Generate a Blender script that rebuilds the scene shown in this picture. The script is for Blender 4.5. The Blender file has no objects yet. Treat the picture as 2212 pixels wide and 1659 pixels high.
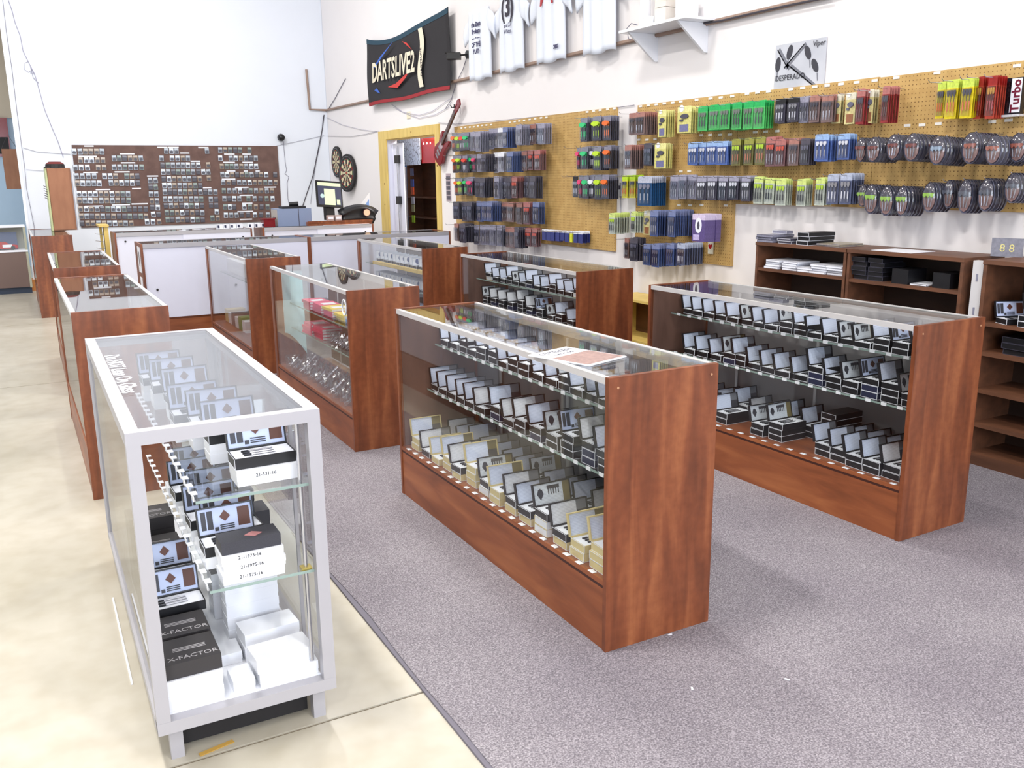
import bpy, math, random
from mathutils import Vector, Matrix, Euler
random.seed(7)
PI = math.pi
S = bpy.context.scene
COL = S.collection

# ------------------------------------------------------------------ camera
FPX, YAW, PITCH, ROLL, CAMH = 1938.64, 0.498908, 0.2276335, -0.0114870, 1.58898
def cam_axes():
    cy, sy, cp, sp = math.cos(YAW), math.sin(YAW), math.cos(PITCH), math.sin(PITCH)
    f = Vector((sy*cp, cy*cp, -sp)); r = Vector((cy, -sy, 0)); u = r.cross(f)
    c, s = math.cos(ROLL), math.sin(ROLL)
    return c*r + s*u, -s*r + c*u, f
RX, UX, FX = cam_axes()
cd = bpy.data.cameras.new('camera'); cam = bpy.data.objects.new('camera', cd); COL.objects.link(cam)
cd.sensor_width = 36; cd.lens = FPX/2212*36; cd.clip_start = .05; cd.clip_end = 100
cam.matrix_world = Matrix(((RX.x, UX.x, -FX.x, 0), (RX.y, UX.y, -FX.y, 0), (RX.z, UX.z, -FX.z, CAMH), (0, 0, 0, 1)))
S.camera = cam
# ------------------------------------------------------------------ world, lights, exposure
w = bpy.data.worlds.new('world'); S.world = w; w.use_nodes = True
w.node_tree.nodes['Background'].inputs[0].default_value = (.80, .90, 1, 1)
w.node_tree.nodes['Background'].inputs[1].default_value = .8
S.view_settings.view_transform = 'Standard'; S.view_settings.look = 'None'
S.view_settings.gamma = 1; S.view_settings.use_curve_mapping = False
S.view_settings.exposure = 0.28
S.cycles.use_denoising = True
S.cycles.transparent_max_bounces = 40
S.cycles.max_bounces = 8; S.cycles.diffuse_bounces = 4; S.cycles.glossy_bounces = 4
S.cycles.caustics_reflective = False; S.cycles.caustics_refractive = False
S.cycles.sample_clamp_indirect = 6
def area(x, y, z, sx, sy, power, col=(1, .97, .93), rot=(0, 0, 0)):
    l = bpy.data.lights.new('hall_or_fill_light', 'AREA'); l.shape = 'RECTANGLE'; l.size = sx; l.size_y = sy
    l.energy = power; l.color = col
    o = bpy.data.objects.new('hall_or_fill_light', l); o.location = (x, y, z); o.rotation_euler = rot; COL.objects.link(o); return o
LAMPS = [(-.3, 2.9), (-.3, 8), (2.3, 5.2), (2.3, 10.5), (-3.2, 5.2), (-3.2, 10.5), (1.6, -.8), (-1.8, -1.5), (-1.8, -4.2), (2.6, -4.2)]  # rearmost lamps, behind the viewpoint, are added to brighten the case lids
for (lx, ly) in LAMPS:
    area(lx, ly, 5.25, .35, .9, 160 if ly == 2.9 else 80)
area(-8.8, 4, 2.4, 7, 3.6, 90, (.78, .88, 1), (0, -PI/2, 0))      # daylight through the open loading door
area(-.5, -5.8, 2.1, 8, 3, 380, (.74, .85, 1), (PI/2, 0, 0))      # added daylight-coloured fill behind the viewpoint, brightens the case lids
area(1.2, 11.2, 5.2, 2.4, .8, 105, (.97, .98, 1), (math.radians(58), 0, 0))      # added wash, brightens the upper back wall and its reflection
area(-3.5, 18, 4.6, 3, 3, 160, (.72, .86, 1))                        # lamp of the neighbouring room
area(5.5, 11.3, 2.5, .7, 1.4, 60)                                     # lamp of the back room

def ray(px, py):
    return ((px-1106)/FPX)*RX - ((py-829.5)/FPX)*UX + FX
def onX(px, py, X):
    d = ray(px, py); return Vector((0, 0, CAMH)) + d*(X/d.x)
def onY(px, py, Y):
    d = ray(px, py); return Vector((0, 0, CAMH)) + d*(Y/d.y)
def onZ(px, py, Z):
    d = ray(px, py); return Vector((0, 0, CAMH)) + d*((Z-CAMH)/d.z)

# ------------------------------------------------------------------ materials
def srgb(c):
    return tuple(((v/255)/12.92 if v/255 <= .04045 else ((v/255+.055)/1.055)**2.4) for v in c)
MATS = {}
def M(name, rgb=(200, 200, 200), rough=.5, metal=0, emit=0, var=0, scale=6, bump=0, spec=.5):
    if name in MATS: return MATS[name]
    m = bpy.data.materials.new(name); m.use_nodes = True; nt = m.node_tree; b = nt.nodes['Principled BSDF']
    c = srgb(rgb); b.inputs['Base Color'].default_value = (*c, 1)
    b.inputs['Roughness'].default_value = rough; b.inputs['Metallic'].default_value = metal
    b.inputs['Specular IOR Level'].default_value = spec
    tc = nt.nodes.new('ShaderNodeTexCoord'); nz = nt.nodes.new('ShaderNodeTexNoise'); nz.inputs['Scale'].default_value = scale
    nz.inputs['Detail'].default_value = 3
    nt.links.new(tc.outputs['Object'], nz.inputs['Vector'])
    mx = nt.nodes.new('ShaderNodeMix'); mx.data_type = 'RGBA'
    k = var if var else .03
    mx.inputs[6].default_value = (*[v*(1-k) for v in c], 1); mx.inputs[7].default_value = (*[min(1, v*(1+k)) for v in c], 1)
    nt.links.new(nz.outputs['Fac'], mx.inputs[0]); nt.links.new(mx.outputs[2], b.inputs['Base Color'])
    if bump:
        bp = nt.nodes.new('ShaderNodeBump'); bp.inputs['Strength'].default_value = bump; bp.inputs['Distance'].default_value = .01
        nt.links.new(nz.outputs['Fac'], bp.inputs['Height']); nt.links.new(bp.outputs[0], b.inputs['Normal'])
    if emit:
        b.inputs['Emission Color'].default_value = (*c, 1); b.inputs['Emission Strength'].default_value = emit
    MATS[name] = m; return m

def ramp_mat(name, stops, scale=(1, 1, 1), nscale=5, detail=4, rough=.5, dist=0, bump=0, bdist=.005, second=None, spec=.5, coat=0):
    m = bpy.data.materials.new(name); m.use_nodes = True; nt = m.node_tree; b = nt.nodes['Principled BSDF']; b.inputs['Roughness'].default_value = rough
    b.inputs['Specular IOR Level'].default_value = spec; b.inputs['Coat Weight'].default_value = coat; b.inputs['Coat Roughness'].default_value = .15
    tc = nt.nodes.new('ShaderNodeTexCoord'); mp = nt.nodes.new('ShaderNodeMapping'); mp.inputs['Scale'].default_value = scale
    nz = nt.nodes.new('ShaderNodeTexNoise'); nz.inputs['Scale'].default_value = nscale; nz.inputs['Detail'].default_value = detail; nz.inputs['Distortion'].default_value = dist
    rp = nt.nodes.new('ShaderNodeValToRGB'); e = rp.color_ramp.elements
    while len(e) < len(stops): e.new(.5)
    for i, (p, c) in enumerate(stops): e[i].position = p; e[i].color = (*srgb(c), 1)
    L = nt.links.new
    L(tc.outputs['Object'], mp.inputs[0]); L(mp.outputs[0], nz.inputs['Vector']); L(nz.outputs['Fac'], rp.inputs[0])
    out = rp.outputs[0]
    if second:
        n2 = nt.nodes.new('ShaderNodeTexNoise'); n2.inputs['Scale'].default_value = second[0]; n2.inputs['Detail'].default_value = 2
        L(tc.outputs['Object'], n2.inputs['Vector'])
        r2 = nt.nodes.new('ShaderNodeValToRGB'); r2.color_ramp.elements[0].position = second[1]; r2.color_ramp.elements[0].color = (*srgb(second[3]), 1)
        r2.color_ramp.elements[1].position = second[2]; r2.color_ramp.elements[1].color = (*srgb(second[4]), 1)
        L(n2.outputs['Fac'], r2.inputs[0])
        mx = nt.nodes.new('ShaderNodeMix'); mx.data_type = 'RGBA'; mx.blend_type = 'MULTIPLY'; mx.inputs[0].default_value = 1
        L(out, mx.inputs[6]); L(r2.outputs[0], mx.inputs[7]); out = mx.outputs[2]
    L(out, b.inputs['Base Color'])
    if bump:
        bp = nt.nodes.new('ShaderNodeBump'); bp.inputs['Strength'].default_value = bump; bp.inputs['Distance'].default_value = bdist
        L(nz.outputs['Fac'], bp.inputs['Height']); L(bp.outputs[0], b.inputs['Normal'])
    MATS[name] = m; return m

WOOD = ramp_mat('cherry_laminate', [(.28, (96, 51, 29)), (.5, (126, 69, 40)), (.72, (152, 91, 55))], (6, 6, .7), 2.6, 6, .38, .6, second=(30, .3, .7, (232, 225, 220), (255, 255, 255)))
WOODIN = ramp_mat('inner_laminate', [(.3, (98, 70, 60)), (.7, (120, 88, 76))], (6, 6, .7), 3, 5, .5, .4)
WOODH = ramp_mat('cherry_laminate_lengthwise', [(.28, (108, 58, 32)), (.5, (136, 75, 42)), (.72, (160, 96, 56))], (6, .8, 5), 2.4, 6, .4, .6)
SHELFWOOD = ramp_mat('walnut_laminate', [(.3, (84, 54, 38)), (.7, (112, 72, 50))], (4, .8, 5), 3, 5, .5, .4)
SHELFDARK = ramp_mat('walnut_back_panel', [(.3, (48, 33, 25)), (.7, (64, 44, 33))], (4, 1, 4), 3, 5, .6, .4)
CARPET = ramp_mat('gray_carpet', [(.3, (110, 105, 111)), (.5, (141, 136, 141)), (.7, (176, 171, 175))], (1, 1, 1), 190, 2, .95, 0, .8, .004, (1.6, .3, .75, (226, 224, 228), (255, 255, 255)), .1)
CONC = ramp_mat('polished_concrete', [(.3, (176, 170, 154)), (.5, (188, 182, 167)), (.7, (198, 193, 179))], (1, 1, 1), 1.4, 8, .3, .3, .03, .002, (9, .3, .6, (244, 242, 238), (255, 255, 255)), .5)
JOINT = M('joint_dirt', (118, 106, 88), .9)
WALL = M('white_wall_paint', (236, 232, 232), .7, var=.02, scale=2, bump=.05)
WALLB = M('cool_white_wall_paint', (226, 231, 240), .7, var=.02, scale=2, bump=.05)
BLUEWALL = M('pale_blue_wall_paint', (176, 196, 214), .8)
TANWALL = M('tan_wall_paint', (186, 172, 152), .8)
ALU = M('brushed_aluminium', (205, 203, 203), .35, .25, var=.03, scale=40)
ALUW = M('pale_anodised_frame', (172, 170, 175), .42, .15)
GREYBACK = M('grey_back_panel', (128, 124, 126), .6)
WHITEDOOR = M('white_laminate', (222, 224, 240), .35)
WHITE = M('white_card', (232, 234, 242), .55)
WHITEG = M('white_gloss', (236, 238, 244), .25)
CREAM = M('pale_wood_rim', (214, 196, 142), .5)
BLACK = M('black_plastic', (22, 22, 26), .4)
BLACKM = M('matt_black', (30, 27, 28), .7)
NAVY = M('navy_card', (32, 36, 66), .5)
PAPERBLUE = M('blue_white_paper', (196, 208, 240), .5)
SILVER = M('silver_metal', (190, 190, 196), .25, .8)
DARKINS = M('dark_insert', (58, 58, 66), .5)
YWOOD = ramp_mat('yellow_pine', [(.3, (206, 176, 92)), (.7, (226, 198, 116))], (5, 5, .8), 3, 4, .5, .5)
RED = M('red_gloss', (168, 22, 28), .2)
DKRED = M('dark_red_lacquer', (122, 24, 30), .15)

def text_card(name, bg, ink, rows, cover=.55):
    """paper with rows of fine print (flat print)"""
    m = bpy.data.materials.new(name); m.use_nodes = True; nt = m.node_tree; b = nt.nodes['Principled BSDF']; b.inputs['Roughness'].default_value = .45
    tc = nt.nodes.new('ShaderNodeTexCoord'); mp = nt.nodes.new('ShaderNodeMapping'); mp.inputs['Scale'].default_value = (90, 90, rows)
    br = nt.nodes.new('ShaderNodeTexWave'); br.wave_type = 'BANDS'; br.bands_direction = 'Z'; br.inputs['Scale'].default_value = 1; br.inputs['Distortion'].default_value = 0
    nz = nt.nodes.new('ShaderNodeTexNoise'); nz.inputs['Scale'].default_value = 2
    L = nt.links.new
    L(tc.outputs['Object'], mp.inputs[0]); L(tc.outputs['Object'], br.inputs['Vector']); br.inputs['Scale'].default_value = rows
    L(mp.outputs[0], nz.inputs['Vector'])
    a = nt.nodes.new('ShaderNodeMath'); a.operation = 'GREATER_THAN'; a.inputs[1].default_value = .62; L(br.outputs['Fac'], a.inputs[0])
    c = nt.nodes.new('ShaderNodeMath'); c.operation = 'MULTIPLY'; L(a.outputs[0], c.inputs[0]); L(nz.outputs['Fac'], c.inputs[1])
    d = nt.nodes.new('ShaderNodeMath'); d.operation = 'MULTIPLY'; L(c.outputs[0], d.inputs[0]); d.inputs[1].default_value = cover
    mx = nt.nodes.new('ShaderNodeMix'); mx.data_type = 'RGBA'; mx.inputs[6].default_value = (*srgb(bg), 1); mx.inputs[7].default_value = (*srgb(ink), 1)
    L(d.outputs[0], mx.inputs[0]); L(mx.outputs[2], b.inputs['Base Color']); return m
CARDBLUE = text_card('printed_blue_sheet', (226, 234, 255), (130, 144, 190), 60)
CARDWHITE = text_card('printed_white_sheet', (240, 242, 250), (130, 132, 150), 60)
CARDGREY = text_card('printed_grey_sheet', (218, 224, 232), (110, 110, 126), 60)

def glass_mat(name, tint, base=.035, k=.9, rough=.0):
    m = bpy.data.materials.new(name); m.use_nodes = True; nt = m.node_tree; nt.nodes.remove(nt.nodes['Principled BSDF'])
    out = nt.nodes['Material Output']; L = nt.links.new
    lw = nt.nodes.new('ShaderNodeLayerWeight'); lw.inputs[0].default_value = .5
    p = nt.nodes.new('ShaderNodeMath'); p.operation = 'POWER'; p.inputs[1].default_value = 5; L(lw.outputs['Facing'], p.inputs[0])
    q = nt.nodes.new('ShaderNodeMath'); q.operation = 'MULTIPLY_ADD'; q.inputs[1].default_value = k; q.inputs[2].default_value = base; L(p.outputs[0], q.inputs[0])
    t = nt.nodes.new('ShaderNodeBsdfTransparent'); t.inputs[0].default_value = (*tint, 1)
    g = nt.nodes.new('ShaderNodeBsdfGlossy'); g.inputs['Roughness'].default_value = rough
    mx = nt.nodes.new('ShaderNodeMixShader'); L(q.outputs[0], mx.inputs[0]); L(t.outputs[0], mx.inputs[1]); L(g.outputs[0], mx.inputs[2]); L(mx.outputs[0], out.inputs['Surface'])
    MATS[name] = m; return m
GLASS = glass_mat('clear_glass', (.975, .985, .98))
GEDGE = M('green_glass_edge', (140, 160, 154), .2)
BLISTER = glass_mat('clear_blister_plastic', (.93, .93, .95), .10, .6, .12)

# ------------------------------------------------------------------ mesh helpers
class MB:
    def __init__(s): s.v = []; s.f = []; s.m = []
    def add(s, vs, fs, mi=0, T=None):
        n = len(s.v); s.v += [tuple(T @ Vector(p)) if T else tuple(p) for p in vs]; s.f += [tuple(i+n for i in f) for f in fs]; s.m += [mi]*len(fs); return s
    def box(s, x0, x1, y0, y1, z0, z1, mi=0, T=None):
        return s.add([(x0, y0, z0), (x1, y0, z0), (x1, y1, z0), (x0, y1, z0), (x0, y0, z1), (x1, y0, z1), (x1, y1, z1), (x0, y1, z1)],
                     [(0, 3, 2, 1), (4, 5, 6, 7), (0, 1, 5, 4), (1, 2, 6, 5), (2, 3, 7, 6), (3, 0, 4, 7)], mi, T)
    def cyl(s, p0, p1, r0, r1=None, n=10, mi=0, T=None):
        r1 = r0 if r1 is None else r1; p0 = Vector(p0); p1 = Vector(p1); d = (p1-p0).normalized()
        a = d.orthogonal().normalized(); b = d.cross(a); vs = []
        for p, r in ((p0, r0), (p1, r1)):
            for i in range(n):
                t = 2*PI*i/n; vs.append(p + a*math.cos(t)*r + b*math.sin(t)*r)
        fs = [(i, (i+1) % n, n+(i+1) % n, n+i) for i in range(n)] + [tuple(range(n-1, -1, -1)), tuple(range(n, 2*n))]
        return s.add(vs, fs, mi, T)
    def prism(s, pts, t0, t1, axis='y', mi=0, T=None):
        """pts 2D outline -> extruded along axis"""
        n = len(pts)
        def mk(p, t):
            return (p[0], t, p[1]) if axis == 'y' else ((t, p[0], p[1]) if axis == 'x' else (p[0], p[1], t))
        vs = [mk(p, t0) for p in pts] + [mk(p, t1) for p in pts]
        fs = [tuple(range(n)), tuple(range(2*n-1, n-1, -1))] + [(i, n+i, n+(i+1) % n, (i+1) % n) for i in range(n)]
        return s.add(vs, fs, mi, T)
    def grid(s, fn, nu, nv, mi=0):
        vs = [fn(i/nu, j/nv) for j in range(nv+1) for i in range(nu+1)]
        fs = [(j*(nu+1)+i, j*(nu+1)+i+1, (j+1)*(nu+1)+i+1, (j+1)*(nu+1)+i) for j in range(nv) for i in range(nu)]
        return s.add(vs, fs, mi)
    def mesh(s, name, mats, smooth=False):
        me = bpy.data.meshes.new(name); me.from_pydata(s.v, [], s.f)
        for m in (mats if isinstance(mats, (list, tuple)) else [mats]): me.materials.append(m)
        me.polygons.foreach_set('material_index', s.m)
        if smooth: me.polygons.foreach_set('use_smooth', [True]*len(s.f))
        me.update(); return me
def ob(name, me, parent=None, loc=None, rot=None):
    o = bpy.data.objects.new(name, me); COL.objects.link(o)
    if parent: o.parent = parent
    if loc is not None: o.location = loc
    if rot is not None: o.rotation_euler = rot
    return o
def box(name, mat, x0, x1, y0, y1, z0, z1, parent=None):
    return ob(name, MB().box(x0, x1, y0, y1, z0, z1).mesh(name, mat), parent)
def tag(o, label, cat, group=None):
    o['label'] = label; o['category'] = cat
    if group: o['group'] = group
    return o
def struct(o): o['kind'] = 'structure'; return o
def empty(name, loc=(0, 0, 0), rz=0, parent=None):
    o = bpy.data.objects.new(name, None); COL.objects.link(o); o.location = loc; o.rotation_euler = (0, 0, rz); o.empty_display_size = .05
    if parent: o.parent = parent
    return o
def copy_tree(o, loc=None, rz=None, parent=None):
    c = o.copy(); COL.objects.link(c)
    if parent: c.parent = parent
    if loc is not None: c.location = loc
    if rz is not None: c.rotation_euler = (0, 0, rz)
    for ch in KIDS.get(o.name, o.children): copy_tree(ch, parent=c)
    return c
KIDS = {}
CT = .9655
def tube(name, pts, r, mat, parent=None, cyclic=False):
    P = [Vector(p) for p in pts]; N = len(P); n = 6 if r > .004 else 4; vs = []; fs = []
    up = None
    for i in range(N):
        a, b_ = (P[i-1], P[(i+1) % N]) if cyclic else (P[max(0, i-1)], P[min(N-1, i+1)])
        d = (b_-a).normalized(); u = d.orthogonal().normalized() if up is None else (up - d*up.dot(d)).normalized(); up = u; v = d.cross(u)
        vs += [P[i] + u*math.cos(2*PI*k/n)*r + v*math.sin(2*PI*k/n)*r for k in range(n)]
    for i in range(N if cyclic else N-1):
        j = (i+1) % N
        fs += [(i*n+k, i*n+(k+1) % n, j*n+(k+1) % n, j*n+k) for k in range(n)]
    if not cyclic: fs += [tuple(range(n))[::-1], tuple(range((N-1)*n, N*n))]
    return ob(name, MB().add(vs, fs).mesh(name, mat), parent)
AX = {'-X': Matrix(((0, 0, -1), (-1, 0, 0), (0, 1, 0))).to_4x4(), '-Y': Matrix(((1, 0, 0), (0, 0, -1), (0, 1, 0))).to_4x4(), 'Z': Matrix.Identity(4), 'Zr': Matrix(((0, 1, 0), (-1, 0, 0), (0, 0, 1))).to_4x4()}
TXT = {}
def text(body, size, mat, loc, face, parent=None, sx=1, shear=0, ext=.0008, align='CENTER', rot=0, name='lettering', bold=0):
    t = bpy.data.curves.new(name, 'FONT'); t.body = body; t.size = size; t.extrude = ext; t.align_x = align; t.align_y = 'CENTER'; t.shear = shear; t.offset = bold
    t.resolution_u = 2; t.materials.append(mat)
    key = (body, size, shear, ext, align, bold, mat.name)
    if key not in TXT:
        tmp = bpy.data.objects.new('tmp', t); TXT[key] = bpy.data.meshes.new_from_object(tmp); bpy.data.objects.remove(tmp)
    o = bpy.data.objects.new(name, TXT[key]); COL.objects.link(o)
    if parent: o.parent = parent
    o.matrix_local = Matrix.Translation(loc) @ AX[face] @ Matrix.Rotation(rot, 4, 'Z') @ Matrix.Diagonal((sx, 1, 1, 1)); return o
ORD = ['first', 'second', 'third', 'fourth', 'fifth', 'sixth', 'seventh', 'eighth', 'ninth', 'tenth', 'eleventh', 'twelfth', 'thirteenth', 'fourteenth', 'fifteenth', 'sixteenth', 'seventeenth', 'eighteenth', 'nineteenth', 'twentieth', 'twenty-first', 'twenty-second', 'twenty-third', 'twenty-fourth', 'twenty-fifth', 'twenty-sixth', 'twenty-seventh', 'twenty-eighth', 'twenty-ninth', 'thirtieth']

# ------------------------------------------------------------------ room shell
XW, YW = 4.85, 15.3
fl = struct(box('floor', JOINT, -12, 7.5, -6, 24, -.2, -.006))
xs = [-12, -8.2, -4.4, -.62, .97, 7.5]; ys = [-6, -1.3, 2.38, 8.0, 11.55, 15.3, 19.5, 24]
for i in range(len(xs)-1):
    for j in range(len(ys)-1):
        if xs[i] >= .97 and (ys[j] > 15 or ys[j+1] < 0): pass
        g = .006
        box('slab', CONC, xs[i]+(g if i != 4 else 0), xs[i+1]-(g if i != 3 else 0), ys[j]+g, ys[j+1]-g, -.01, 0, fl)
mb = MB(); n = 60
pts = [(.975+.006*math.sin(i*1.7)+.004*math.sin(i*.6), -5.9+i*(9.65+5.9)/n) for i in range(n+1)]
mb.prism(pts + [(4.84, 9.65), (4.84, -5.9)], .0005, .012, 'z')
struct(ob('carpet', mb.mesh('carpet', CARPET)))
bn = struct(box('trim_3', M('rubber_edge', (112, 108, 118), .9), .962, .985, -5.9, 9.65, .0002, .0085))
# right wall with the doorway
wr = struct(box('wall_right', WALL, XW, XW+.15, -6, 10.85, 0, 5.6))
box('wall_segment', WALL, XW, XW+.15, 12.6, YW+.15, 0, 5.6, wr); box('wall_segment', WALL, XW, XW+.15, 10.85, 12.6, 2.13, 5.6, wr)
wb = struct(box('wall_back', WALLB, .2, XW, YW, YW+.2, 0, 5.6))
tube('wall_seam', [(XW-.002, YW-.003, 0), (XW-.002, YW-.003, 5.5)], .004, M('seam_grey', (196, 200, 210), .9), wb)  # thin grey line down the wall corner
wo = struct(box('wall_outer', BLUEWALL, -12, .5, 19.8, 20, 0, 2.75)); box('wall_segment', TANWALL, -12, .5, 19.75, 20, 2.75, 4.3, wo); box('wall_segment', WALL, -12, .5, 19.7, 20, 4.3, 5.6, wo)
struct(box('wall_side', WALL, .4, .5, YW+.2, 19.8, 0, 5.6))
struct(box('wall_front', WALL, -12, XW+.15, -6.2, -6, 0, 5.6))
wl = struct(box('wall_left', WALL, -9.2, -9, -6, 0, 0, 5.6)); box('wall_segment', WALL, -9.2, -9, 8, 20, 0, 5.6, wl); box('wall_segment', WALL, -9.2, -9, 0, 8, 4.4, 5.6, wl)
cl = struct(box('ceiling', WALL, -12, XW+.15, -6.2, 20, 5.6, 5.8))
t1 = struct(box('trim_1', WHITEG, .165, .2, YW-.02, YW+.22, .16, 5.6)); 
struct(box('trim_2', M('orange_wood_block', (196, 128, 66), .6), .1, .2, YW-.12, YW+.2, 0, .16))
# pipe along the wall
PIPE = M('brown_painted_pipe', (150, 126, 112), .6)
cdt = tube('wall_pipe', [(4.53, YW-.03, 3.34), (4.55, YW-.03, 2.71), (XW-.021, YW-.03, 2.70), (XW-.021, 10.0, 2.70), (XW-.021, 5.3, 2.71), (XW-.021, 2.6, 2.72)], .019, PIPE)
tag(cdt, 'long brown pipe running along the wall from the corner past banner and shirts', 'pipe')
MATS['pipe'] = PIPE

# back room behind the doorway
br = struct(box('wall_backroom', WALL, 6.6, 6.7, 9.6, 14.2, 0, 2.6)); box('wall_segment', WALL, 5.0, 6.6, 9.5, 9.6, 0, 2.6, br); box('wall_segment', WALL, 5.0, 6.6, 14.2, 14.3, 0, 2.6, br); box('wall_segment', WALL, 5.0, 6.7, 9.5, 14.3, 2.6, 2.7, br)
d1 = struct(empty('door_1', (XW, 11.72, 0)))
def boxl(name, mat, parent, x0, x1, y0, y1, z0, z1): return box(name, mat, x0, x1, y0, y1, z0, z1, parent)
boxl('door_casing', YWOOD, d1, -.02, 0, .85, 1.15, 0, 2.24); boxl('door_casing', YWOOD, d1, -.02, 0, -1.0, -.87, 0, 2.24); boxl('door_casing', YWOOD, d1, -.022, 0, -.87, .85, 2.12, 2.24)
boxl('door_jamb', WHITEDOOR, d1, 0, .15, .86, .88, 0, 2.13); boxl('door_jamb', YWOOD, d1, 0, .15, -.87, -.85, 0, 2.13); boxl('door_jamb', YWOOD, d1, 0, .15, -.85, .86, 2.11, 2.13)
for (yy, zz) in ((-.1, 2.18), (-.93, 1.73), (.97, 1.5), (.99, 1.2)):
    ob('knot', MB().cyl((-.0225, yy, zz), (-.02, yy, zz), .013, n=8).mesh('knot', M('wood_knot', (130, 90, 40), .7)), d1)

# ------------------------------------------------------------------ display cases
def screw(parent, x, y, z):
    ob('screw_cap', MB().cyl((x, y, z), (x, y-.002, z), .0045, n=8).mesh('screw_cap', M('screw_tan', (176, 130, 96), .5)), parent)
def case(label, x, y, L, W=.455, th=0, rz=None, shelves=((.80, .2), (.55, .14)), back=GREYBACK, far='panel', kick=.25, deckmat=WOODH, labels=0, doorc=None, group='wooden glass display cases', top=ALU, H=.965):
    r = empty('display_case', (x, y, 0), th if rz is None else rz)
    tag(r, label, 'display case', group)
    t = .02
    ob('end_panel', MB().box(0, W, 0, t, 0, H).mesh('end_panel', WOOD), r)
    if far == 'panel': ob('end_panel', MB().box(0, W, L-t, L, 0, H).mesh('end_panel', WOOD), r)
    else:
        ob('corner_post', MB().box(0, .025, L-.06, L, 0, H-.02).mesh('corner_post', WOOD), r)
        ob('side_glass', MB().box(.025, W-.02, L-.012, L-.006, kick+.02, H-.02).mesh('side_glass', GLASS), r)
        ob('kick_board', MB().box(.025, W, L-.02, L, 0, kick).mesh('kick_board', WOOD), r)
    y0, y1 = t+.001, L-t-.001
    if far == 'panel': ob('inner_lining', MB().box(.02, W-.03, L-t-.004, L-t-.0005, kick+.02, H-.02).mesh('inner_lining', WOODIN), r)
    ob('kick_board', MB().box(.004, .02, y0, y1, 0, kick-.014).mesh('kick_board', WOODH), r)
    ob('deck', MB().box(.002, W-.03, y0, y1, kick-.002, kick+.016).mesh('deck', deckmat), r)
    ob('bottom_track', MB().box(.004, .02, y0, y1, kick-.014, kick-.003).mesh('bottom_track', M('dark_track', (62, 28, 18), .5)), r)
    ob('front_glass', MB().box(.006, .011, y0, y1, kick+.017, H-.03).mesh('front_glass', GLASS), r)
    ob('top_glass', MB().box(.022, W-.022, y0, y1, H-.010, H-.004).mesh('top_glass', GLASS), r)
    ob('top_rail', MB().box(0, .022, y0, y1, H-.024, H-.002).mesh('top_rail', top), r)
    ob('top_rail', MB().box(W-.022, W, y0, y1, H-.045, H-.002).mesh('top_rail', top), r)
    if back is not None:
        ob('back_door', MB().box(W-.022, W-.014, y0, L/2+.03, kick+.017, H-.046).mesh('back_door', back), r)
        ob('back_door', MB().box(W-.012, W-.004, L/2-.03, y1, kick+.017, H-.046).mesh('back_door', back), r)
        ob('back_kick', MB().box(W-.02, W-.006, y0, y1, 0, kick-.003).mesh('back_kick', WOODH), r)
        for yy in (.12, L-.12): ob('finger_pull', MB().cyl((W-.002, yy, .62 if doorc is None else doorc), (W-.006, yy, .62 if doorc is None else doorc), .012, n=8).mesh('finger_pull', BLACKM), r)
    for (z, x0) in shelves:
        ob('shelf', MB().box(x0, W-.03, y0+.004, y1-.006, z-.008, z).mesh('shelf', GLASS), r)
        ob('shelf_edge', MB().box(x0-.002, x0, y0+.004, y1-.006, z-.008, z).mesh('shelf_edge', GEDGE), r)
        k = 3
        for i in range(k):
            yy = .3 + (L-.6)*i/(k-1)
            ob('shelf_standard', MB().box(W-.028, W-.023, yy-.008, yy+.008, kick+.02, H-.05).mesh('shelf_standard', ALU), r) if z == shelves[0][0] else None
            ob('shelf_bracket', MB().prism([(x0+.03, z-.009), (W-.028, z-.009), (W-.028, z-.04)], yy-.002, yy+.002, 'y').mesh('shelf_bracket', ALU), r)
    if 'centre, catalogue' in label or 'standing before' in label: screw(r, .035, 0, H-.035); screw(r, W-.03, 0, H-.035)
    return r
LBL = MB().box(-.003, 0, -.014, .014, -.010, .004).mesh('shelf_label', WHITEG)
LBLT = MB().box(-.01, .008, -.015, .015, 0, .0015).mesh('shelf_label', WHITEG)
def shelf_labels(r, x, z, ys, flat=False):
    for yy in ys:
        ob('shelf_label', LBLT if flat else LBL, r, (x, yy, z))

C = case('wooden display case in the centre, catalogue on its glass top', 1.587, 2.274, 1.833, .449, shelves=((.775, .20), (.55, .15)))
R_ = case('wooden display case standing before the wall bookcases', 3.229, 2.412, 1.78, .455, .018, shelves=((.795, .15), (.57, .13)), kick=.243)
M2 = case('wooden display case with pink and yellow booklets inside', 1.611, 4.899, 1.813, .441, -.006, shelves=((.70, .10), (.52, .10)), far='glass', back=WOODIN, kick=.215)
M4 = case('wooden display case behind the centre one, closest to the wall pegboards', 3.237, 5.015, 1.79, .456, .006, shelves=((.757, .14), (.56, .12)))
M1 = case('wooden display case with white boxes, ending at the white counter', 1.596, 7.359, 1.737, .444, 0, shelves=((.72, .12),), far='glass', back=GREYBACK, kick=.22)
M3 = case('wooden display case with rows of round-window boxes on shelves', 3.170, 7.459, 1.73, .448, .006, shelves=((.72, .08), (.54, .08)), far='glass', back=GREYBACK)
L2 = case('wooden display case behind the metal-framed one, in the row along the aisle', .193, 4.833, 1.864, .45, 0, shelves=((.72, .12),), back=WHITEDOOR)
L1 = case('wooden display case in the aisle row, third from the camera', .216, 7.42, 1.749, .456, -.012, shelves=((.72, .12),), back=WHITEDOOR)
L0 = case('wooden display case in the aisle row, furthest, under the tall brown cabinet', .165, 12.0, 1.85, .43, 0, shelves=((.72, .12),), back=WHITEDOOR)
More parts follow.
